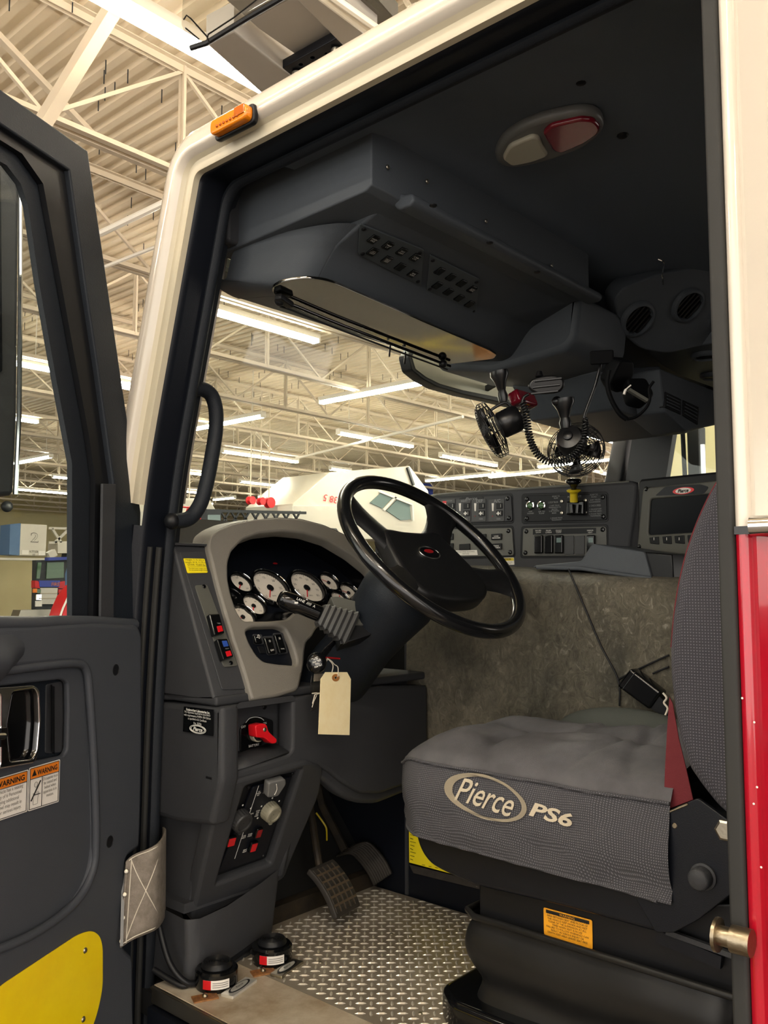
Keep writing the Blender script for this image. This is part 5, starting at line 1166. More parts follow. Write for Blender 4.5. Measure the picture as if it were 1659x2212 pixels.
# display
PM = Fr((1.05, .966, 0), (-.26, -.966, 0), (0, 0, 1))
mo = thing('display_monitor', 'grey framed display with dark screen and small red oval badge beside the seat back', 'display', PM.pt(1470, 1190))
plate('housing', PM, [(1377, 1200), (1377, 1043), (1384, 1035), (1620, 1012), (1620, 1200)], .12, M['black'], mo, off=-.006, bev=.006)
plate('bezel', PM, [(1375, 1187), (1388, 1054), (1560, 1037), (1560, 1205), (1470, 1198)], .02, M['gray2'], mo, bev=.004, r=.01, holes=[[(1399, 1156), (1404, 1078), (1550, 1066), (1550, 1147)]])
plate('screen', PM, [(1395, 1160), (1400, 1074), (1560, 1062), (1560, 1151)], .004, M['scr'], mo, off=-.005)
plate('badge_field', PM, [(1415, 1071), (1437, 1051), (1513, 1046), (1531, 1052), (1520, 1067)], .001, M['blackp'], mo, off=.0012, r=.006)
eo = PM.loc(1476, 1060, .002); plate('badge_red', PM, ellipse(*eo, .031, .0085), .0008, M['redk'], mo, px=False, off=.0022); plate('badge_white', PM, ellipse(*eo, .0225, .0068), .0006, M['paper'], mo, px=False, off=.0028)
text(PM, 'Pierce', *eo, .01, M['ink'], mo, w_=.032, h=.0095, shear=.35, bold=.04, off=.0031)
for x0, x1 in ((1402, 1423), (1430, 1450), (1456, 1478), (1484, 1506)):
    o = plate('button', PM, [(x0, 1161-(x0-1402)*.06), (x1-1, 1159-(x0-1402)*.06), (x1, 1176-(x0-1402)*.02), (x0+2, 1174-(x0-1402)*.02)], .003, M['black'], mo, off=.003, bev=.001, r=.002)
    MB().bar(PM.pt((x0+x1)/2, 1161, .0034), PM.pt((x0+x1)/2, 1167, .0034), .0014, .0004).build('button_mark', M['inkw'], o, flat=True)
for q in ((1396, 1056), (1381, 1181)): MB().screw(PM, *PM.loc(*q), .006, .003, .0).build('screw', M['gloss'], mo)
# ================================================================ SEAT
seat = thing('driver_seat', 'driver seat in grey mesh cover with cream lettering in an oval', 'seat', (.54, .8, 0))
def sx(yy, zz): # left side surface of the cover
    u = (zz-.33)/.16
    e = max(0, (yy-1.07)/.11); 
    w_ = .008*noise.noise(V((yy*9, zz*16, 1.3)))+.004*noise.noise(V((yy*26, zz*30, 4)))+.006*math.exp(-((zz-.372-.02*math.sin(yy*8))/.008)**2)+.010*max(0, .3-u)*1.0*noise.noise(V((yy*7, 1, 1)))
    return .298-.012*math.sin(min(1, max(0, u))*math.pi)+w_+.075*e*e
NY = 80; rows = []
for k in range(NY+1):
    yy = .585+(1.175-.585)*k/NY; e = max(0, (yy-1.05)/.13); fr_ = max(0, (yy-1.10)/.08)
    zh = .333+.010*(yy-.62)/.5; zs = .484-.10*fr_**2*.25; zt = .545-.055*e**2+.008*math.sin(yy*11)
    xr = .785-.075*e*e
    row = []
    for j in range(9): zz = zh+(zs-zh)*j/8; row.append(V((sx(yy, zz), yy-.0*fr_, zz)))
    x0 = row[-1].x; m = 40
    for j in range(1, m+1):
        u = j/(m+1); xx = x0+(xr-x0)*u; pr = math.sin(math.pi*u)**.42
        dz = .012*noise.noise(V((xx*7, yy*7, 2)))+.006*noise.noise(V((xx*20, yy*16, 5)))
        gr = -.020*math.exp(-((u-.5-.25*(yy-.9))/.07)**2)*(1-e) - .016*math.exp(-((yy-.93-.05*math.sin(u*6))/.016)**2) - .012*math.exp(-((yy-.78+.10*u)/.014)**2) - .008*math.exp(-((yy-.66-.14*u)/.012)**2)
        row.append(V((xx, yy, zs+(zt-zs)*pr+dz*pr+gr*pr)))
    for j in range(9): zz = zs+(zh-zs)*j/8; row.append(V((xr+.012*math.sin(j/8*math.pi), yy, zz)))
    rows.append(row)
# front roll
last = rows[-1]; cx_ = sum(p.x for p in last)/len(last)
for s_, dy in ((.97, .010), (.90, .018), (.6, .020)):
    rows.append([V((cx_+(p.x-cx_)*s_, p.y+dy, .41+(p.z-.41)*(s_*.98))) for p in last])
side = [r[:9] for r in rows]; topr = [r[8:-8] for r in rows]; far_ = [r[-9:] for r in rows]
MB().rows(side).build('side_cover', M['mesh'], seat, ang=80); MB().rows(topr).build('top_cover', M['cover'], seat, ang=80)
MB().rows(far_).build('far_cover', M['cover'], seat, ang=80)
b = MB(); b.tube([r[8]+V((-.002, 0, .001)) for r in rows[:-2]], .0032, 6); b.build('piping', M['mesh'], seat, ang=80)
MB().tube([r[0] for r in rows[3:-3]], .003, 6).build('hem', M['mesh'], seat, ang=80)
MB().box((.54, .87, .42), (.44, .56, .16)).build('foam_core', M['black'], seat, bev=.03)
XS = XF(.292)
def onside(me_o, d=.0016):
    me = me_o.data; off = WL[me_o]
    for v in me.vertices:
        p = v.co+off; v.co.x = sx(p.y, p.z)-d-off.x+(.0 if p.x < .2915 else .0)
L_, R_ = V((*XS.loc(965, 1695), 0)), V((*XS.loc(1143, 1748), 0)); oc = (L_+R_)/2; al = math.atan2(R_.y-L_.y, R_.x-L_.x); hw = (R_-L_).length/2
G = XS.at(oc.x, oc.y).rot(al)
import_oval = [(a, c) for a, c in ellipse(0, 0, hw, .037, 48)]; inner = [(a+.004, c) for a, c in ellipse(0, 0, hw*.84, .0322, 48)]
M['emb'] = mat('cream_embroidery', '#c9bda6', .85, bump=.6, bscale=1500)
o = plate('logo_oval', G, import_oval, .0008, M['emb'], seat, px=False, holes=[inner]); onside(o, .0030)
o = text(G, 'Pierce', .0, .001, .05, M['emb'], seat, w_=hw*1.42, h=.043, shear=.45, bold=.006, name='logo_lettering'); onside(o, .0036)
a0 = V((*XS.loc(1149, 1748), 0)); a1 = V((*XS.loc(1242, 1768), 0)); mm = (a0+a1)/2
o = text(XS.at(mm.x, mm.y).rot(al), 'PS6', 0, 0, .03, M['emb'], seat, w_=(a1-a0).length, h=.024, shear=.2, bold=.03, name='logo_lettering'); onside(o, .0036)
# pan and bracket
plate('seat_pan', XF(.318), [(893, 1780), (903, 1830), (925, 1865), (960, 1885), (1030, 1915), (1220, 1960), (1417, 2015), (1455, 2016), (1507, 1989), (1579, 1935), (1579, 1776), (1400, 1760)], .42, M['blackp'], seat, bev=.008, r=.02)
plate('side_bracket', XF(.302), [(1372, 1800), (1390, 1774), (1507, 1724), (1579, 1776), (1600, 1790), (1600, 1915), (1507, 1988), (1455, 2015), (1417, 2015), (1369, 1935)], .008, M['blackp'], seat, bev=.0015, r=.006)
G = XF(.302); MB().lathe([(.020, 0), (.020, .004), (.0165, .005), (.0165, .022), (.013, .025), (.003, .026)], 28, G.at(*G.loc(1520, 1893))).build('pivot_cap', M['plastic'], seat, ang=50)
MB().lathe([(.0165, 0), (.0165, .009), (.013, .011)], 6, G.at(*G.loc(1571, 1792))).build('hex_bolt', M['steel'], seat, ang=20)
MB().lathe([(.0045, 0), (.0035, .001)], 10, G.at(*G.loc(1457, 1784))).build('rivet', M['brass'], seat)
MB().tube([G.pt(1392, 1776, .001), G.pt(1440, 1756, .001), G.pt(1486, 1737, .001)], .0018, 6).build('bare_edge', M['brass'], seat)
# suspension
plate('suspension_box', XF(.345), [(1035, 1900), (1035, 1990), (1300, 2080), (1620, 2190), (1620, 1950), (1300, 1960)], .38, M['black'], seat, bev=.004)
MB().bar(XF(.335).pt(1420, 2020), XF(.335).pt(1560, 2078), .012, .02).build('link_arm', M['blackp'], seat)
MB().bar(XF(.33).pt(1440, 2012), XF(.33).pt(1600, 2070), .008, .008).build('link_rod', M['plastic'], seat)
rows = []
prof = [(0, .205, .0), (.004, .200, .004), (-.004, .185, .0), (-.012, .16, .006), (-.010, .13, .0), (.008, .10, -.014), (.018, .08, -.018), (.006, .06, -.004), (.0, .02, .006)]
for k, (dx, zz, wv) in enumerate(prof):
    row = []
    x0, x1, y0, y1 = .332+dx, .74, .50, 1.01-dx
    for px_, py_ in rnd([(x0, y0), (x0, y1), (x1, y1), (x1, y0)], .05, 6)[0:]: row.append((px_, py_, zz))
    # subdivide long side
    pts2 = []
    n_ = len(row)
    for i in range(n_):
        a, c = V(row[i]), V(row[(i+1) % n_]); m = max(1, int((c-a).length/.03))
        for j in range(m):
            p = a+(c-a)*j/m; p += V((.006*noise.noise(V((p.y*7, p.z*12, 3))), .004*noise.noise(V((p.x*7, p.z*12, 8))), .004*math.sin(p.y*14)*(1 if k > 1 else .15))); pts2.append(p)
    if k == 0: nn = len(pts2)
    while len(pts2) > nn: pts2.pop()
    while len(pts2) < nn: pts2.append(pts2[-1]+V((.001, 0, 0)))
    rows.append(pts2)
MB().rows(rows, cu=True).build('bellows', M['boot'], seat, ang=80, sub=1)
MB().tube([(.325, .50, .209), (.325, .98, .211), (.345, 1.01, .211), (.72, 1.01, .211)], .0065, 8).build('bellows_bead', M['boot'], seat, ang=80)
plate('base', Fr((0, 0, .055), (1, 0, 0), (0, 1, 0)), [(.30, .48), (.30, 1.02), (.345, 1.075), (.74, 1.075), (.74, .48)], .06, M['gloss'], seat, px=False, bev=.012, r=.02)
q = [(1174, 1960), (1279, 1988), (1280, 2051), (1175, 2018)]
XO = XF(.343); lb = plate('amber_label', XO, q, .001, M['amberlabel'], seat, off=.001, r=.003)
plate('header_bar', XO, [quad(XO, q, .06, .04), quad(XO, q, .95, .04), quad(XO, q, .95, .16), quad(XO, q, .06, .16)], .0004, M['ink'], lb, px=False, off=.0015)
text(XO, 'WARNING', *quad(XO, q, .5, .10), .006, M['amberlabel'], lb, w_=.03, h=.004, off=.0019)
text(XO, 'DO NOT PLACE ANY OBJECTS IN THE\nAREA BETWEEN SEAT AND FLOOR OF\nTHE VEHICLE KEEP HANDS AND FEET\nCLEAR OF THE SUSPENSION AT ALL\nTIMES WHEN SEAT IS IN USE\nFAILURE TO FOLLOW WARNINGS CAN\nRESULT IN SERIOUS INJURY OR\nDEATH KEEP AREA UNDER SEAT FREE', *quad(XO, q, .5, .49), .006, M['ink'], lb, w_=.082, h=.036, off=.0015)
# backrest
bk = [(1547, 1026), (1522, 1070), (1497, 1125), (1474, 1190), (1457, 1260), (1446, 1330), (1440, 1400), (1441, 1460), (1449, 1530), (1462, 1600), (1482, 1660), (1512, 1704), (1545, 1745), (1580, 1775), (1660, 1800), (1760, 1600), (1760, 1000), (1600, 940)]
plate('backrest', XF(.300), bk, .44, M['mesh2'], seat, bev=.022, r=.01, smooth=False, ang=60)
MB().tube(cr([XF(.300).w(*XF(.300).loc(*q_), -.020) for q_ in bk[:7]], 5), .0022, 8).build('red_piping', M['belt'], seat, ang=80)
# bolster behind cushion
G = Fr((.735, .86, .50), (1, 0, 0), (0, 1, 0)); rows = []
for k in range(13):
    th = math.pi*k/12; rows.append([G.w(.045*math.sin(th)*math.cos(f_), -.175*math.cos(th), .062*math.sin(th)*math.sin(f_)) for f_ in [2*math.pi*i/20 for i in range(20)]])
MB().rows(rows, cu=True).build('inner_bolster', M['cush'], seat, ang=80)
# belt and buckle
bt = thing('seat_belt', 'dark red seat belt webbing rising between seat cushion and backrest', 'seat belt', XF(.31).pt(1460, 1740))
plate('webbing', XF(.316), [(1446, 1506), (1453, 1520), (1466, 1595), (1483, 1665), (1497, 1727), (1433, 1752), (1437, 1650), (1442, 1560)], .002, M['belt'], bt)
bu = thing('belt_buckle', 'black seat belt buckle leaning against the engine cover', 'seat belt buckle', XF(.74).pt(1390, 1500))
XB = XF(.745)
plate('body', XB, [(1331, 1482), (1361, 1443), (1429, 1496), (1402, 1534)], .035, M['gloss'], bu, bev=.006, r=.008)
MB().bar(XB.pt(1345, 1488, .001), XB.pt(1372, 1452, .001), .0012).build('button_gap', M['plastic'], bu)
plate('strap', XF(.75), [(1402, 1528), (1420, 1500), (1448, 1530), (1446, 1556)], .004, M['black'], bu)
MB().tube(cr([XB.pt(*z_, .004) for z_ in ((1432, 1497), (1440, 1508), (1434, 1518), (1442, 1530), (1437, 1545))], 4), .0022, 6).build('wire_tuft', M['string'], bu)
# ================================================================ OVERHEAD
oc_ = thing('overhead_console', 'dark moulded overhead console across the top of the windshield', 'overhead console', (.6, 1.3, 1.5))
plate('end_box', XF(.15), [(-1.082, 1.73), (-1.082, 1.594), (-1.10, 1.586), (-1.55, 1.574), (-1.60, 1.60), (-1.60, 1.73)], .86, M['console'], oc_, px=False, bev=.004, r=.004)
pr = [(-1.084, 1.72), (-1.084, 1.604), (-1.050, 1.598), (-1.046, 1.582), (-1.056, 1.574), (-1.092, 1.574), (-1.106, 1.598), (-1.262, 1.545), (-1.282, 1.528), (-1.312, 1.492), (-1.332, 1.472), (-1.36, 1.466), (-1.58, 1.500), (-1.60, 1.52), (-1.60, 1.69)]
plate('main_shell', XF(.235), pr, .79, M['console'], oc_, px=False, bev=.006, r=.012)
# rounded driver-side nose of the roll
rows = []
for k in range(8):
    u = k/7; th = u*math.pi/2; xx = .235-.075*math.sin(th); pts_ = []
    for (yy, zz) in ((1.20, 1.575), (1.262, 1.547), (1.284, 1.526), (1.314, 1.490), (1.335, 1.470), (1.365, 1.466), (1.58, 1.50)):
        pts_.append((xx, yy+.30*(1-math.cos(th))*(1.6-yy)/.4, zz+.05*(1-math.cos(th))*(1.6-zz)/.13))
    rows.append(pts_)
MB().rows(rows).build('nose', M['console'], oc_, ang=80)
FLG = YF(1.045)
for q_ in ((840, 360), (925, 391), (1052, 477), (1194, 573)):
    pp = PP(*q_, y=1.075); MB().screw(YF(1.078), pp.x, pp.z, .005, .003).build('screw', M['steel'], oc_)
for q_ in ((936, 444), (1058, 525), (1160, 588)): pp = PP(*q_, z=1.573); MB().screw(Fr((0, 0, 1.575), (1, 0, 0), (0, -1, 0)), pp.x, -pp.y, .008, .004, .001).build('flange_screw', M['black'], oc_)
plate('passenger_shell', XF(1.0), [(-1.20, 1.72), (-1.20, 1.62), (-1.24, 1.59), (-1.30, 1.555), (-1.50, 1.50), (-1.60, 1.50), (-1.60, 1.72)], 1.28, M['console'], oc_, px=False, bev=.012, r=.012)
plate('step_end', XF(1.02), [(-1.11, 1.61), (-1.125, 1.49), (-1.16, 1.46), (-1.40, 1.44), (-1.6, 1.48), (-1.6, 1.62)], .30, M['console'], oc_, px=False, bev=.02, r=.02)
YB = YF(1.19)
plate('passenger_box', YB, [(1290, 800), (1428, 790), (1434, 846), (1552, 905), (1552, 914), (1480, 937), (1450, 925), (1330, 885)], .30, M['console'], oc_, bev=.012, r=.012)
plate('vent_box', YF(1.10), [(1424, 795), (1560, 850), (1560, 915), (1484, 932), (1436, 890)], .12, M['console'], oc_, bev=.006, r=.01)
for q_ in ([(1438, 846), (1471, 862), (1472, 896), (1437, 880)], [(1477, 864), (1510, 880), (1508, 918), (1476, 898)]):
    o = plate('louvre', YF(1.10), q_, .02, M['black'], oc_, off=.004, bev=.002, r=.004)
    for k in range(4):
        f_ = YF(1.10); a0 = quad(f_, q_, .1, .2+.2*k, .006); a1 = quad(f_, q_, .9, .2+.2*k, .006); MB().bar(f_.w(*a0, .006), f_.w(*a1, .006), .003).build('slat', M['console'], o)
vo = PP(1430, 700, z=1.60); ZD = axF(vo, (-.30, -.70, -.65))
vp = thing('vent_pod', 'dark ceiling air vent pod with round outlets near the rear jamb', 'air vent pod', ZD.pt(1450, 700))
plate('pod', ZD, [(1326, 648), (1345, 622), (1420, 592), (1700, 540), (1700, 790), (1545, 742), (1440, 765), (1385, 755), (1345, 722)], .06, M['console'], vp, bev=.006, r=.03)
ZE = Fr((0, 0, 1.565), (1, 0, 0), (0, -1, 0))
plate('lower_pod', ZE, [(1385, 752), (1440, 762), (1545, 740), (1640, 730), (1640, 880), (1545, 840), (1470, 812), (1430, 790)], .05, M['console'], vp, bev=.006, r=.02)
def vent(F_, px_, py_, rr):
    a, c = F_.loc(px_, py_, .004); G = F_.at(a, c)
    o = MB().lathe([(rr*1.0, -.002), (rr*.97, .008), (rr*.82, .014), (rr*.78, .014), (rr*.74, .006), (rr*.72, -.004)], 36, G, caps=False).build('vent_ring', M['console'], vp, ang=50)
    MB().lathe([(rr*.72, .0), (.001, .001)], 30, G).build('vent_throat', M['dark'], o)
    for k in range(-2, 3): hw_ = math.sqrt(max(.001, (rr*.70)**2-(k*rr*.26)**2)); MB(G.rot(-.4)).box((k*rr*.26, 0, .004), (.005, 2*hw_, .008)).build('fin', M['black'], o)
vent(ZD, 1378, 690, .058); vent(ZD, 1487, 660, .056); vent(ZE, 1525, 768, .048); vent(ZE, 1540, 812, .045)
# hook on headliner
hk = thing('ceiling_hook', 'small bright metal hook hanging from the dark headliner', 'hook', PP(1430, 570, z=1.70))
MB().tube(cr([PP(1422, 560, z=1.72), PP(1434, 568, z=1.71), PP(1430, 590, z=1.70), PP(1431, 600, z=1.69), PP(1432, 614, z=1.68)], 4), .0028, 8).build('hook', M['chrome'], hk)
# switch panels overhead
SPF = Fr((0, 1.106, 1.598), (1, 0, 0), (0, -.156, .053)); 
if SPF.n.z > 0: SPF = Fr((0, 1.106, 1.598), (1, 0, 0), (0, .156, -.053)); 
SPF = Fr((0, 1.106, 1.596), (1, 0, 0), (0, -.156, .053))
M['pover'] = mat('overhead_panel_grey', '#4a5054', .5)
def opanel(q, keys, label):
    t = thing('overhead_switch_panel', label, 'switch panel', SPF.pt((q[0][0]+q[2][0])/2, (q[0][1]+q[2][1])/2), 'switch panels of the overhead console')
    plate('face', SPF, q, .004, M['pover'], t, off=.004, r=.006, bev=.001)
    for u, v in ((.06, .10), (.94, .10), (.94, .90), (.06, .90)): MB().screw(SPF, *quad(SPF, q, u, v, .004), .0055, .003, .004).build('screw', M['black'], t)
    for u, v, s_ in keys:
        a, c = quad(SPF, q, u, v, .004); o = lrect('key', SPF, a, c, .021, .024, .004, M['gloss'], t, off=.004, bev=.001)
        if s_: text(SPF, s_, a, c, .006, M['inkw'], o, w_=.015, h=.010, off=.0084)
    return t
opanel([(778, 484), (916, 540), (910, 619), (774, 550)], [(.20, .27, 'HIGH\nIDLE'), (.42, .27, 'MAP\nLT'), (.64, .27, 'SPOT\nLIGHT'), (.86, .27, 'CAB\nLTS'), (.20, .66, 'LEFT\nSCENE\nLIGHT'), (.42, .70, 'FRONT\nSCENE\nLIGHT'), (.63, .72, ''), (.84, .74, 'REAR\nSCENE')], 'overhead switch panel with eight labelled keys, nearer the driver')
opanel([(929, 551), (1036, 604), (1028, 683), (921, 628)], [(.20, .27, ''), (.42, .28, ''), (.64, .30, ''), (.86, .32, 'RADIO'), (.18, .68, ''), (.40, .70, ''), (.62, .72, ''), (.84, .74, '')], 'overhead switch panel with blank dark keys, farther from the driver')
# visor
VF = Fr((0, 1.335, 1.463), (1, 0, 0), (0, -.985, .10))
vs = thing('sun_visor', 'mirror-smooth sun visor folded up under the overhead console', 'sun visor', VF.pt(800, 680))
vq = [(588, 621), (606, 610), (640, 603), (668, 601), (700, 605), (720, 611), (900, 689), (1058, 757), (1073, 767), (1066, 775), (1020, 781), (969, 787), (800, 722), (631, 658), (596, 640), (588, 630)]
plate('panel', VF, vq, .006, M['visor'], vs, r=.01, bev=.001, off=-.001)
RFv = Fr((0, 1.50, 1.452), (1, 0, 0), (0, 0, 1))
va = cr([VF.pt(*q_, .008) for q_ in ((612, 652), (640, 662), (720, 695), (850, 745), (972, 791))], 4)
MB().tube(va, .0042, 8).build('rod', M['gloss'], vs, ang=80); MB().tube([p+V((0, .01, -.008)) for p in va], .0025, 8).build('thin_rod', M['black'], vs, ang=80)
MB().ball(VF.pt(604, 650, .01), .012).build('pivot', M['black'], vs); MB().bar(VF.pt(600, 640, .008), VF.pt(628, 660, .012), .018, .014).build('pivot_arm', M['black'], vs, bev=.003)
for q_ in ((843, 752), (876, 768)): MB().bar(VF.pt(q_[0], q_[1]-6, .01), VF.pt(q_[0]-2, q_[1]+8, .012)+V((0, 0, -.01)), .004, .008).build('clip', M['black'], vs)
MB().ball(VF.pt(957, 786, .01), .012).build('end_knob', M['black'], vs)
# crossover mirror outside the windshield
CF = YF(2.02)
cm = thing('crossover_mirror', 'long dark framed mirror outside the top of the windshield', 'mirror', CF.pt(1100, 850))
cq_ = [(882, 768), (890, 800), (915, 820), (945, 836), (1000, 852), (1075, 868), (1230, 905), (1362, 943), (1366, 890), (1250, 860), (1080, 800), (960, 750), (900, 740)]
M['sky'] = mat('mirror_face', '#8b8a80', .15, .3)
plate('frame', CF, cq_, .05, M['black'], cm, bev=.004, r=.01)
plate('face', CF, [(890, 770), (898, 797), (920, 814), (950, 829), (1000, 843), (1075, 858), (1240, 898), (1355, 932), (1358, 890), (1250, 862), (1080, 802), (960, 752), (905, 745)], .003, M['sky'], cm, off=.002)
MB().bar(CF.pt(1362, 880), CF.pt(1366, 800), .02).build('arm', M['black'], cm)
MB().bar(CF.pt(1050, 840), (CF.pt(1050, 840).x, 1.50, 1.80), .02).build('bracket', M['black'], cm)
plate('green_patch', CF, [(1262, 868), (1345, 890), (1352, 925), (1290, 912)], .002, M['far_green'], cm, off=.004)
tg_ = tag(plate('roof_tag', YF(1.75), [(470, 578), (517, 586), (509, 621), (466, 606)], .004, M['dirt']), 'brown square flap hanging behind the glass by the roof corner', 'flap')
tag(plate('visor_rail', YF(1.70), [(478, 550), (560, 590), (612, 606), (602, 622), (540, 604), (476, 572)], .02, M['pgray2'], bev=.003), 'pale grey rail along the top of the windshield at the driver corner', 'rail')
# dome lamp
ZH = Fr((0, 0, 1.735), (1, 0, 0), (0, -1, 0))
dl = thing('dome_lamp', 'oval dome lamp with one clear and one red lens in the headliner', 'dome lamp', ZH.pt(1185, 305))
plate('bezel', ZH, [(1070, 335), (1092, 300), (1150, 268), (1230, 248), (1280, 247), (1302, 263), (1300, 288), (1262, 320), (1185, 350), (1115, 364), (1080, 358)], .024, M['bezel'], dl, off=.022, bev=.010, smooth=True)
plate('clear_lens', ZH, [(1085, 345), (1100, 318), (1150, 297), (1165, 300), (1172, 318), (1186, 338), (1150, 352), (1105, 361)], .012, M['lens'], dl, off=.031, bev=.005, r=.012)
plate('red_lens', ZH, [(1172, 290), (1190, 274), (1255, 259), (1284, 262), (1297, 276), (1294, 290), (1262, 312), (1212, 333), (1194, 328)], .012, M['lensr'], dl, off=.031, bev=.005, r=.010)
# ---------------------------------------------------------------- fans
M['fanb'] = mat('fan_black', '#141416', .3)
def fan(c, n, hint, lab, motor_dir, rr=.074):
    t = thing('dash_fan', lab, 'fan', c, 'small black dashboard fans')
    G = axF(c, n, hint)
    cage = thing_part = MB()
    for k in range(1, 12):
        r_ = rr*k/11; z_ = .016*math.sqrt(max(0, 1-(r_/rr)**2))
        cage.tube([G.w(r_*math.cos(2*math.pi*i/36), r_*math.sin(2*math.pi*i/36), z_) for i in range(36)], .0011, 5, True)
    for k in range(12):
        al = 2*math.pi*k/12
        cage.tube([G.w(rr*u*math.cos(al+.8*u), rr*u*math.sin(al+.8*u), .016*math.sqrt(max(0, 1-u*u))) for u in (.12, .3, .5, .7, .85, .95, 1)], .0011, 5)
        cage.tube([G.w(rr*math.cos(al+.8), rr*math.sin(al+.8), 0), G.w(rr*math.cos(al+.8), rr*math.sin(al+.8), -.016), G.w(rr*.5*math.cos(al+.8), rr*.5*math.sin(al+.8), -.024)], .0011, 5)
    for r_, z_ in ((1, -.008), (1, -.016), (.86, -.019), (.72, -.022), (.55, -.024)): cage.tube([G.w(rr*r_*math.cos(2*math.pi*i/36), rr*r_*math.sin(2*math.pi*i/36), z_) for i in range(36)], .0011, 5, True)
    cage.build('wire_cage', M['fanb'], t, ang=80)
    for k in range(4):
        al = k*math.pi/2; MB().rows([[G.w(rr*u*math.cos(al+w_), rr*u*math.sin(al+w_), .008*(-1 if w_ < 0 else 1)) for w_ in (-.35, 0, .35)] for u in (.15, .5, .85)]).build('blade', M['fanb'], t, solid=.0015)
    H = G.at(0, 0, -.024)
    MB().lathe([(.026, 0), (.032, -.008), (.033, -.045), (.028, -.056), (.008, -.060)], 30, H).build('motor', M['fanb'], t, ang=50)
    MB().lathe([(.011, -.058), (.011, -.066), (.006, -.068)], 16, H).build('switch_knob', M['fanb'], t)
    return t, G
f1c = PP(1057, 932, d=2.06); nn = (RT*-.86+UP*-.42+FW*.02)
t, G1 = fan(f1c, nn, (0, 0, 1), 'black fan on a stalk seen edge-on, left one below the overhead console', None, .069)
def mount(t, top_px, bot_px, d, w_=.03):
    a, c = PP(*top_px, d=d), PP(*bot_px, d=d); dr = (c-a); L = dr.length; G = axF(a, dr)
    MB().lathe([(.026, -.005), (.027, .006), (.017, .022), (.012, .04), (.011, L*.6), (.015, L*.8), (.013, L)], 4 if False else 16, G, sy=.7).build('mount_arm', M['fanb'], t, ang=50)
mount(t, (1078, 806), (1088, 868), 2.06)
MB().tube(cr([PP(1063, 900, d=2.05), PP(1060, 887, d=2.05), PP(1090, 870, d=2.05), PP(1104, 880, d=2.05)], 4), .0035, 8).build('yoke', M['fanb'], t)
f2c = PP(1246, 975, d=2.05); nn = (RT*.42+UP*-.36+FW*.83)
t2, G2 = fan(f2c, nn, (0, 0, 1), 'black fan facing away with its round cage behind the motor, right one', None, .066)
mount(t2, (1217, 865), (1222, 925), 2.0)
MB().ball(PP(1203, 867, d=2.0), .012).build('mount_knob', M['fanb'], t2)
# suction pads / mic clip
mc = thing('microphone_clip', 'black moulded lobed bracket between the two fans', 'bracket', PP(1180, 832, d=1.98))
rows = []; G = axF(PP(1180, 832, d=1.98), CAM-PP(1180, 832, d=1.98))
plate('lobe', G, cr2([(-.040, -.004), (-.034, .012), (-.012, .020), (.018, .022), (.036, .014), (.040, -.002), (.030, -.016), (.008, -.020), (-.022, -.018)], 5), .04, M['fanb'], mc, px=False, off=.02, bev=.014)
MB().lathe([(.01, -.0), (.006, .012)], 10, Fr(G.w(-.015, .02, 0), (1, 0, 0), (0, 1, 0))).build('stud', M['fanb'], mc)
for k in (-.014, .0, .014): MB().tube([G.w(-.030+k*.3, k-.004, .021), G.w(.030+k*.3, k, .021)], .003, 6).build('rib', M['fanb'], mc)
rl = tag(plate('red_lamp', Fr(PP(1140, 857, d=2.12), (1, 0, 0), (0, .4, 1)), rect(.0, 0, .085, .035), .03, M['lensr'], px=False, bev=.005, r=.01), 'small dark red lamp tucked under the console behind the bracket', 'lamp')
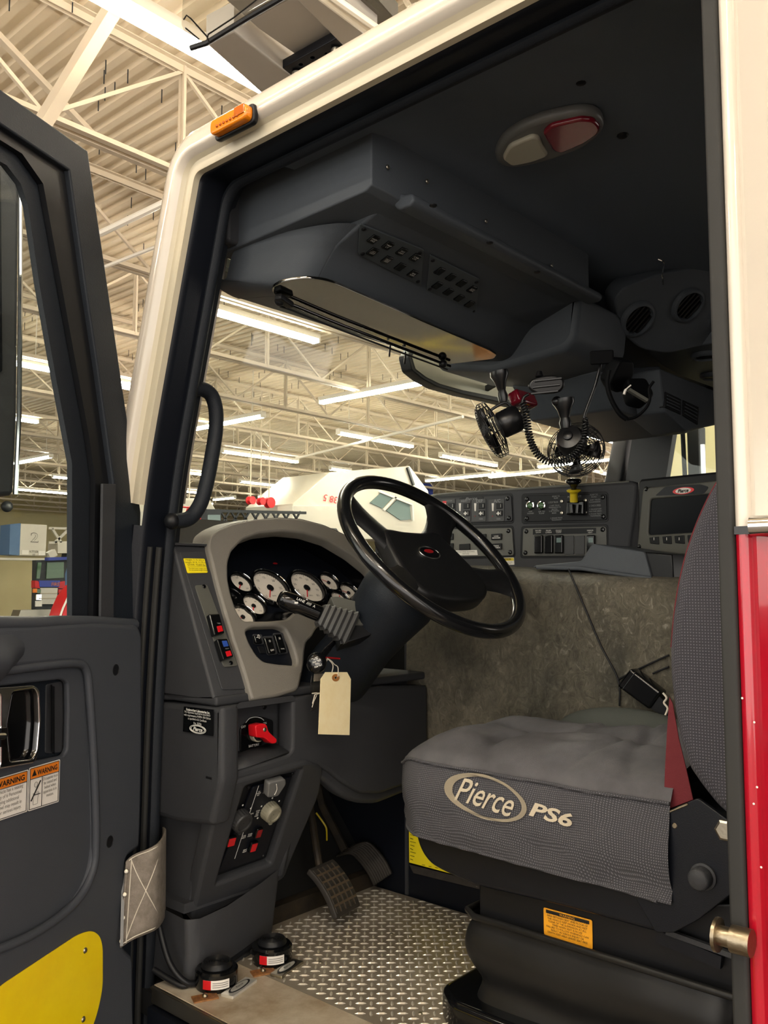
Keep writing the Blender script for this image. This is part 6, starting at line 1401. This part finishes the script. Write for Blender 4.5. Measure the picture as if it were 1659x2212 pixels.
# coiled cord
cd_ = thing('coiled_cord', 'black coiled microphone cord drooping in front of the right fan', 'cord', PP(1200, 1000, d=1.9))
cp_ = cr([PP(*q_, d=1.9) for q_ in ((1128, 868), (1136, 890), (1141, 930), (1150, 962), (1168, 988), (1192, 999), (1218, 997), (1245, 980), (1260, 955), (1266, 930), (1263, 915), (1270, 907))], 16)
hx = []; N_ = len(cp_); tot = 0; up0 = V((1, 0, 0))
for i in range(N_-1):
    a, c = cp_[i], cp_[i+1]; L = (c-a).length; steps = 9
    for j in range(steps):
        p = a+(c-a)*j/steps; T_ = (c-a).normalized(); n1 = T_.cross(FW).normalized(); n2 = T_.cross(n1)
        ph = 2*math.pi*(tot+L*j/steps)/.0062; hx.append(p+n1*.0068*math.cos(ph)+n2*.0068*math.sin(ph))
    tot += L
MB().tube(hx, .0021, 5).build('coil', M['wire'], cd_, ang=80)
MB().tube(cr([PP(*q_, d=1.9) for q_ in ((1270, 907), (1262, 902), (1268, 880), (1283, 840), (1294, 800), (1298, 775))], 6), .0034, 8).build('straight_lead', M['wire'], cd_, ang=80)
MB().tube(cr([PP(*q_, d=1.9) for q_ in ((1128, 870), (1132, 858), (1142, 852))], 5), .0034, 8).build('upper_lead', M['wire'], cd_, ang=80)
M['dark2'] = mat('matt_black', '#08090b', .6, spec=.08)
mk = thing('hand_microphone', 'cluster of dark hand microphones and clips hung beside the console step', 'microphone', PP(1350, 830, d=1.85))
G = axF(PP(1300, 772, d=1.87), CAM-PP(1300, 772, d=1.87)); plate('clip', G, rect(0, 0, .05, .03), .03, M['dark2'], mk, px=False, bev=.005, r=.005)
G = axF(PP(1345, 812, d=1.87), V((-.2, -.9, -.5))); plate('body', G, [(-.024, .03), (.02, .035), (.035, .01), (.03, -.03), (.0, -.04), (-.03, -.02)], .035, M['dark2'], mk, px=False, bev=.008, r=.01)
G = axF(PP(1385, 840, d=1.87), V((-.5, -.8, .3))); plate('second_body', G, [(-.03, .025), (.02, .03), (.032, -.01), (.01, -.032), (-.025, -.025)], .035, M['dark2'], mk, px=False, bev=.008, r=.01)
MB().tube(cr([PP(*q_, d=1.8) for q_ in ((1316, 800), (1312, 830), (1320, 862), (1338, 893), (1354, 906))], 6), .0052, 10).build('ribbed_cord', M['dark2'], mk, ang=80)
MB().tube(cr([PP(*q_, d=1.8) for q_ in ((1354, 906), (1375, 900), (1395, 882), (1404, 862), (1402, 840), (1412, 824))], 6), .0030, 8).build('thin_cord', M['dark2'], mk, ang=80)
MB().tube(cr([PP(*q_, d=1.79) for q_ in ((1363, 832), (1352, 842), (1348, 852))], 6), [.0015]*6+[.0028]*7, 8).build('white_tip', M['paper'], mk, ang=80)
MB().bar(PP(1358, 842, d=1.83), PP(1398, 866, d=1.83), .012, .006).build('metal_strip', M['gray2'], mk)
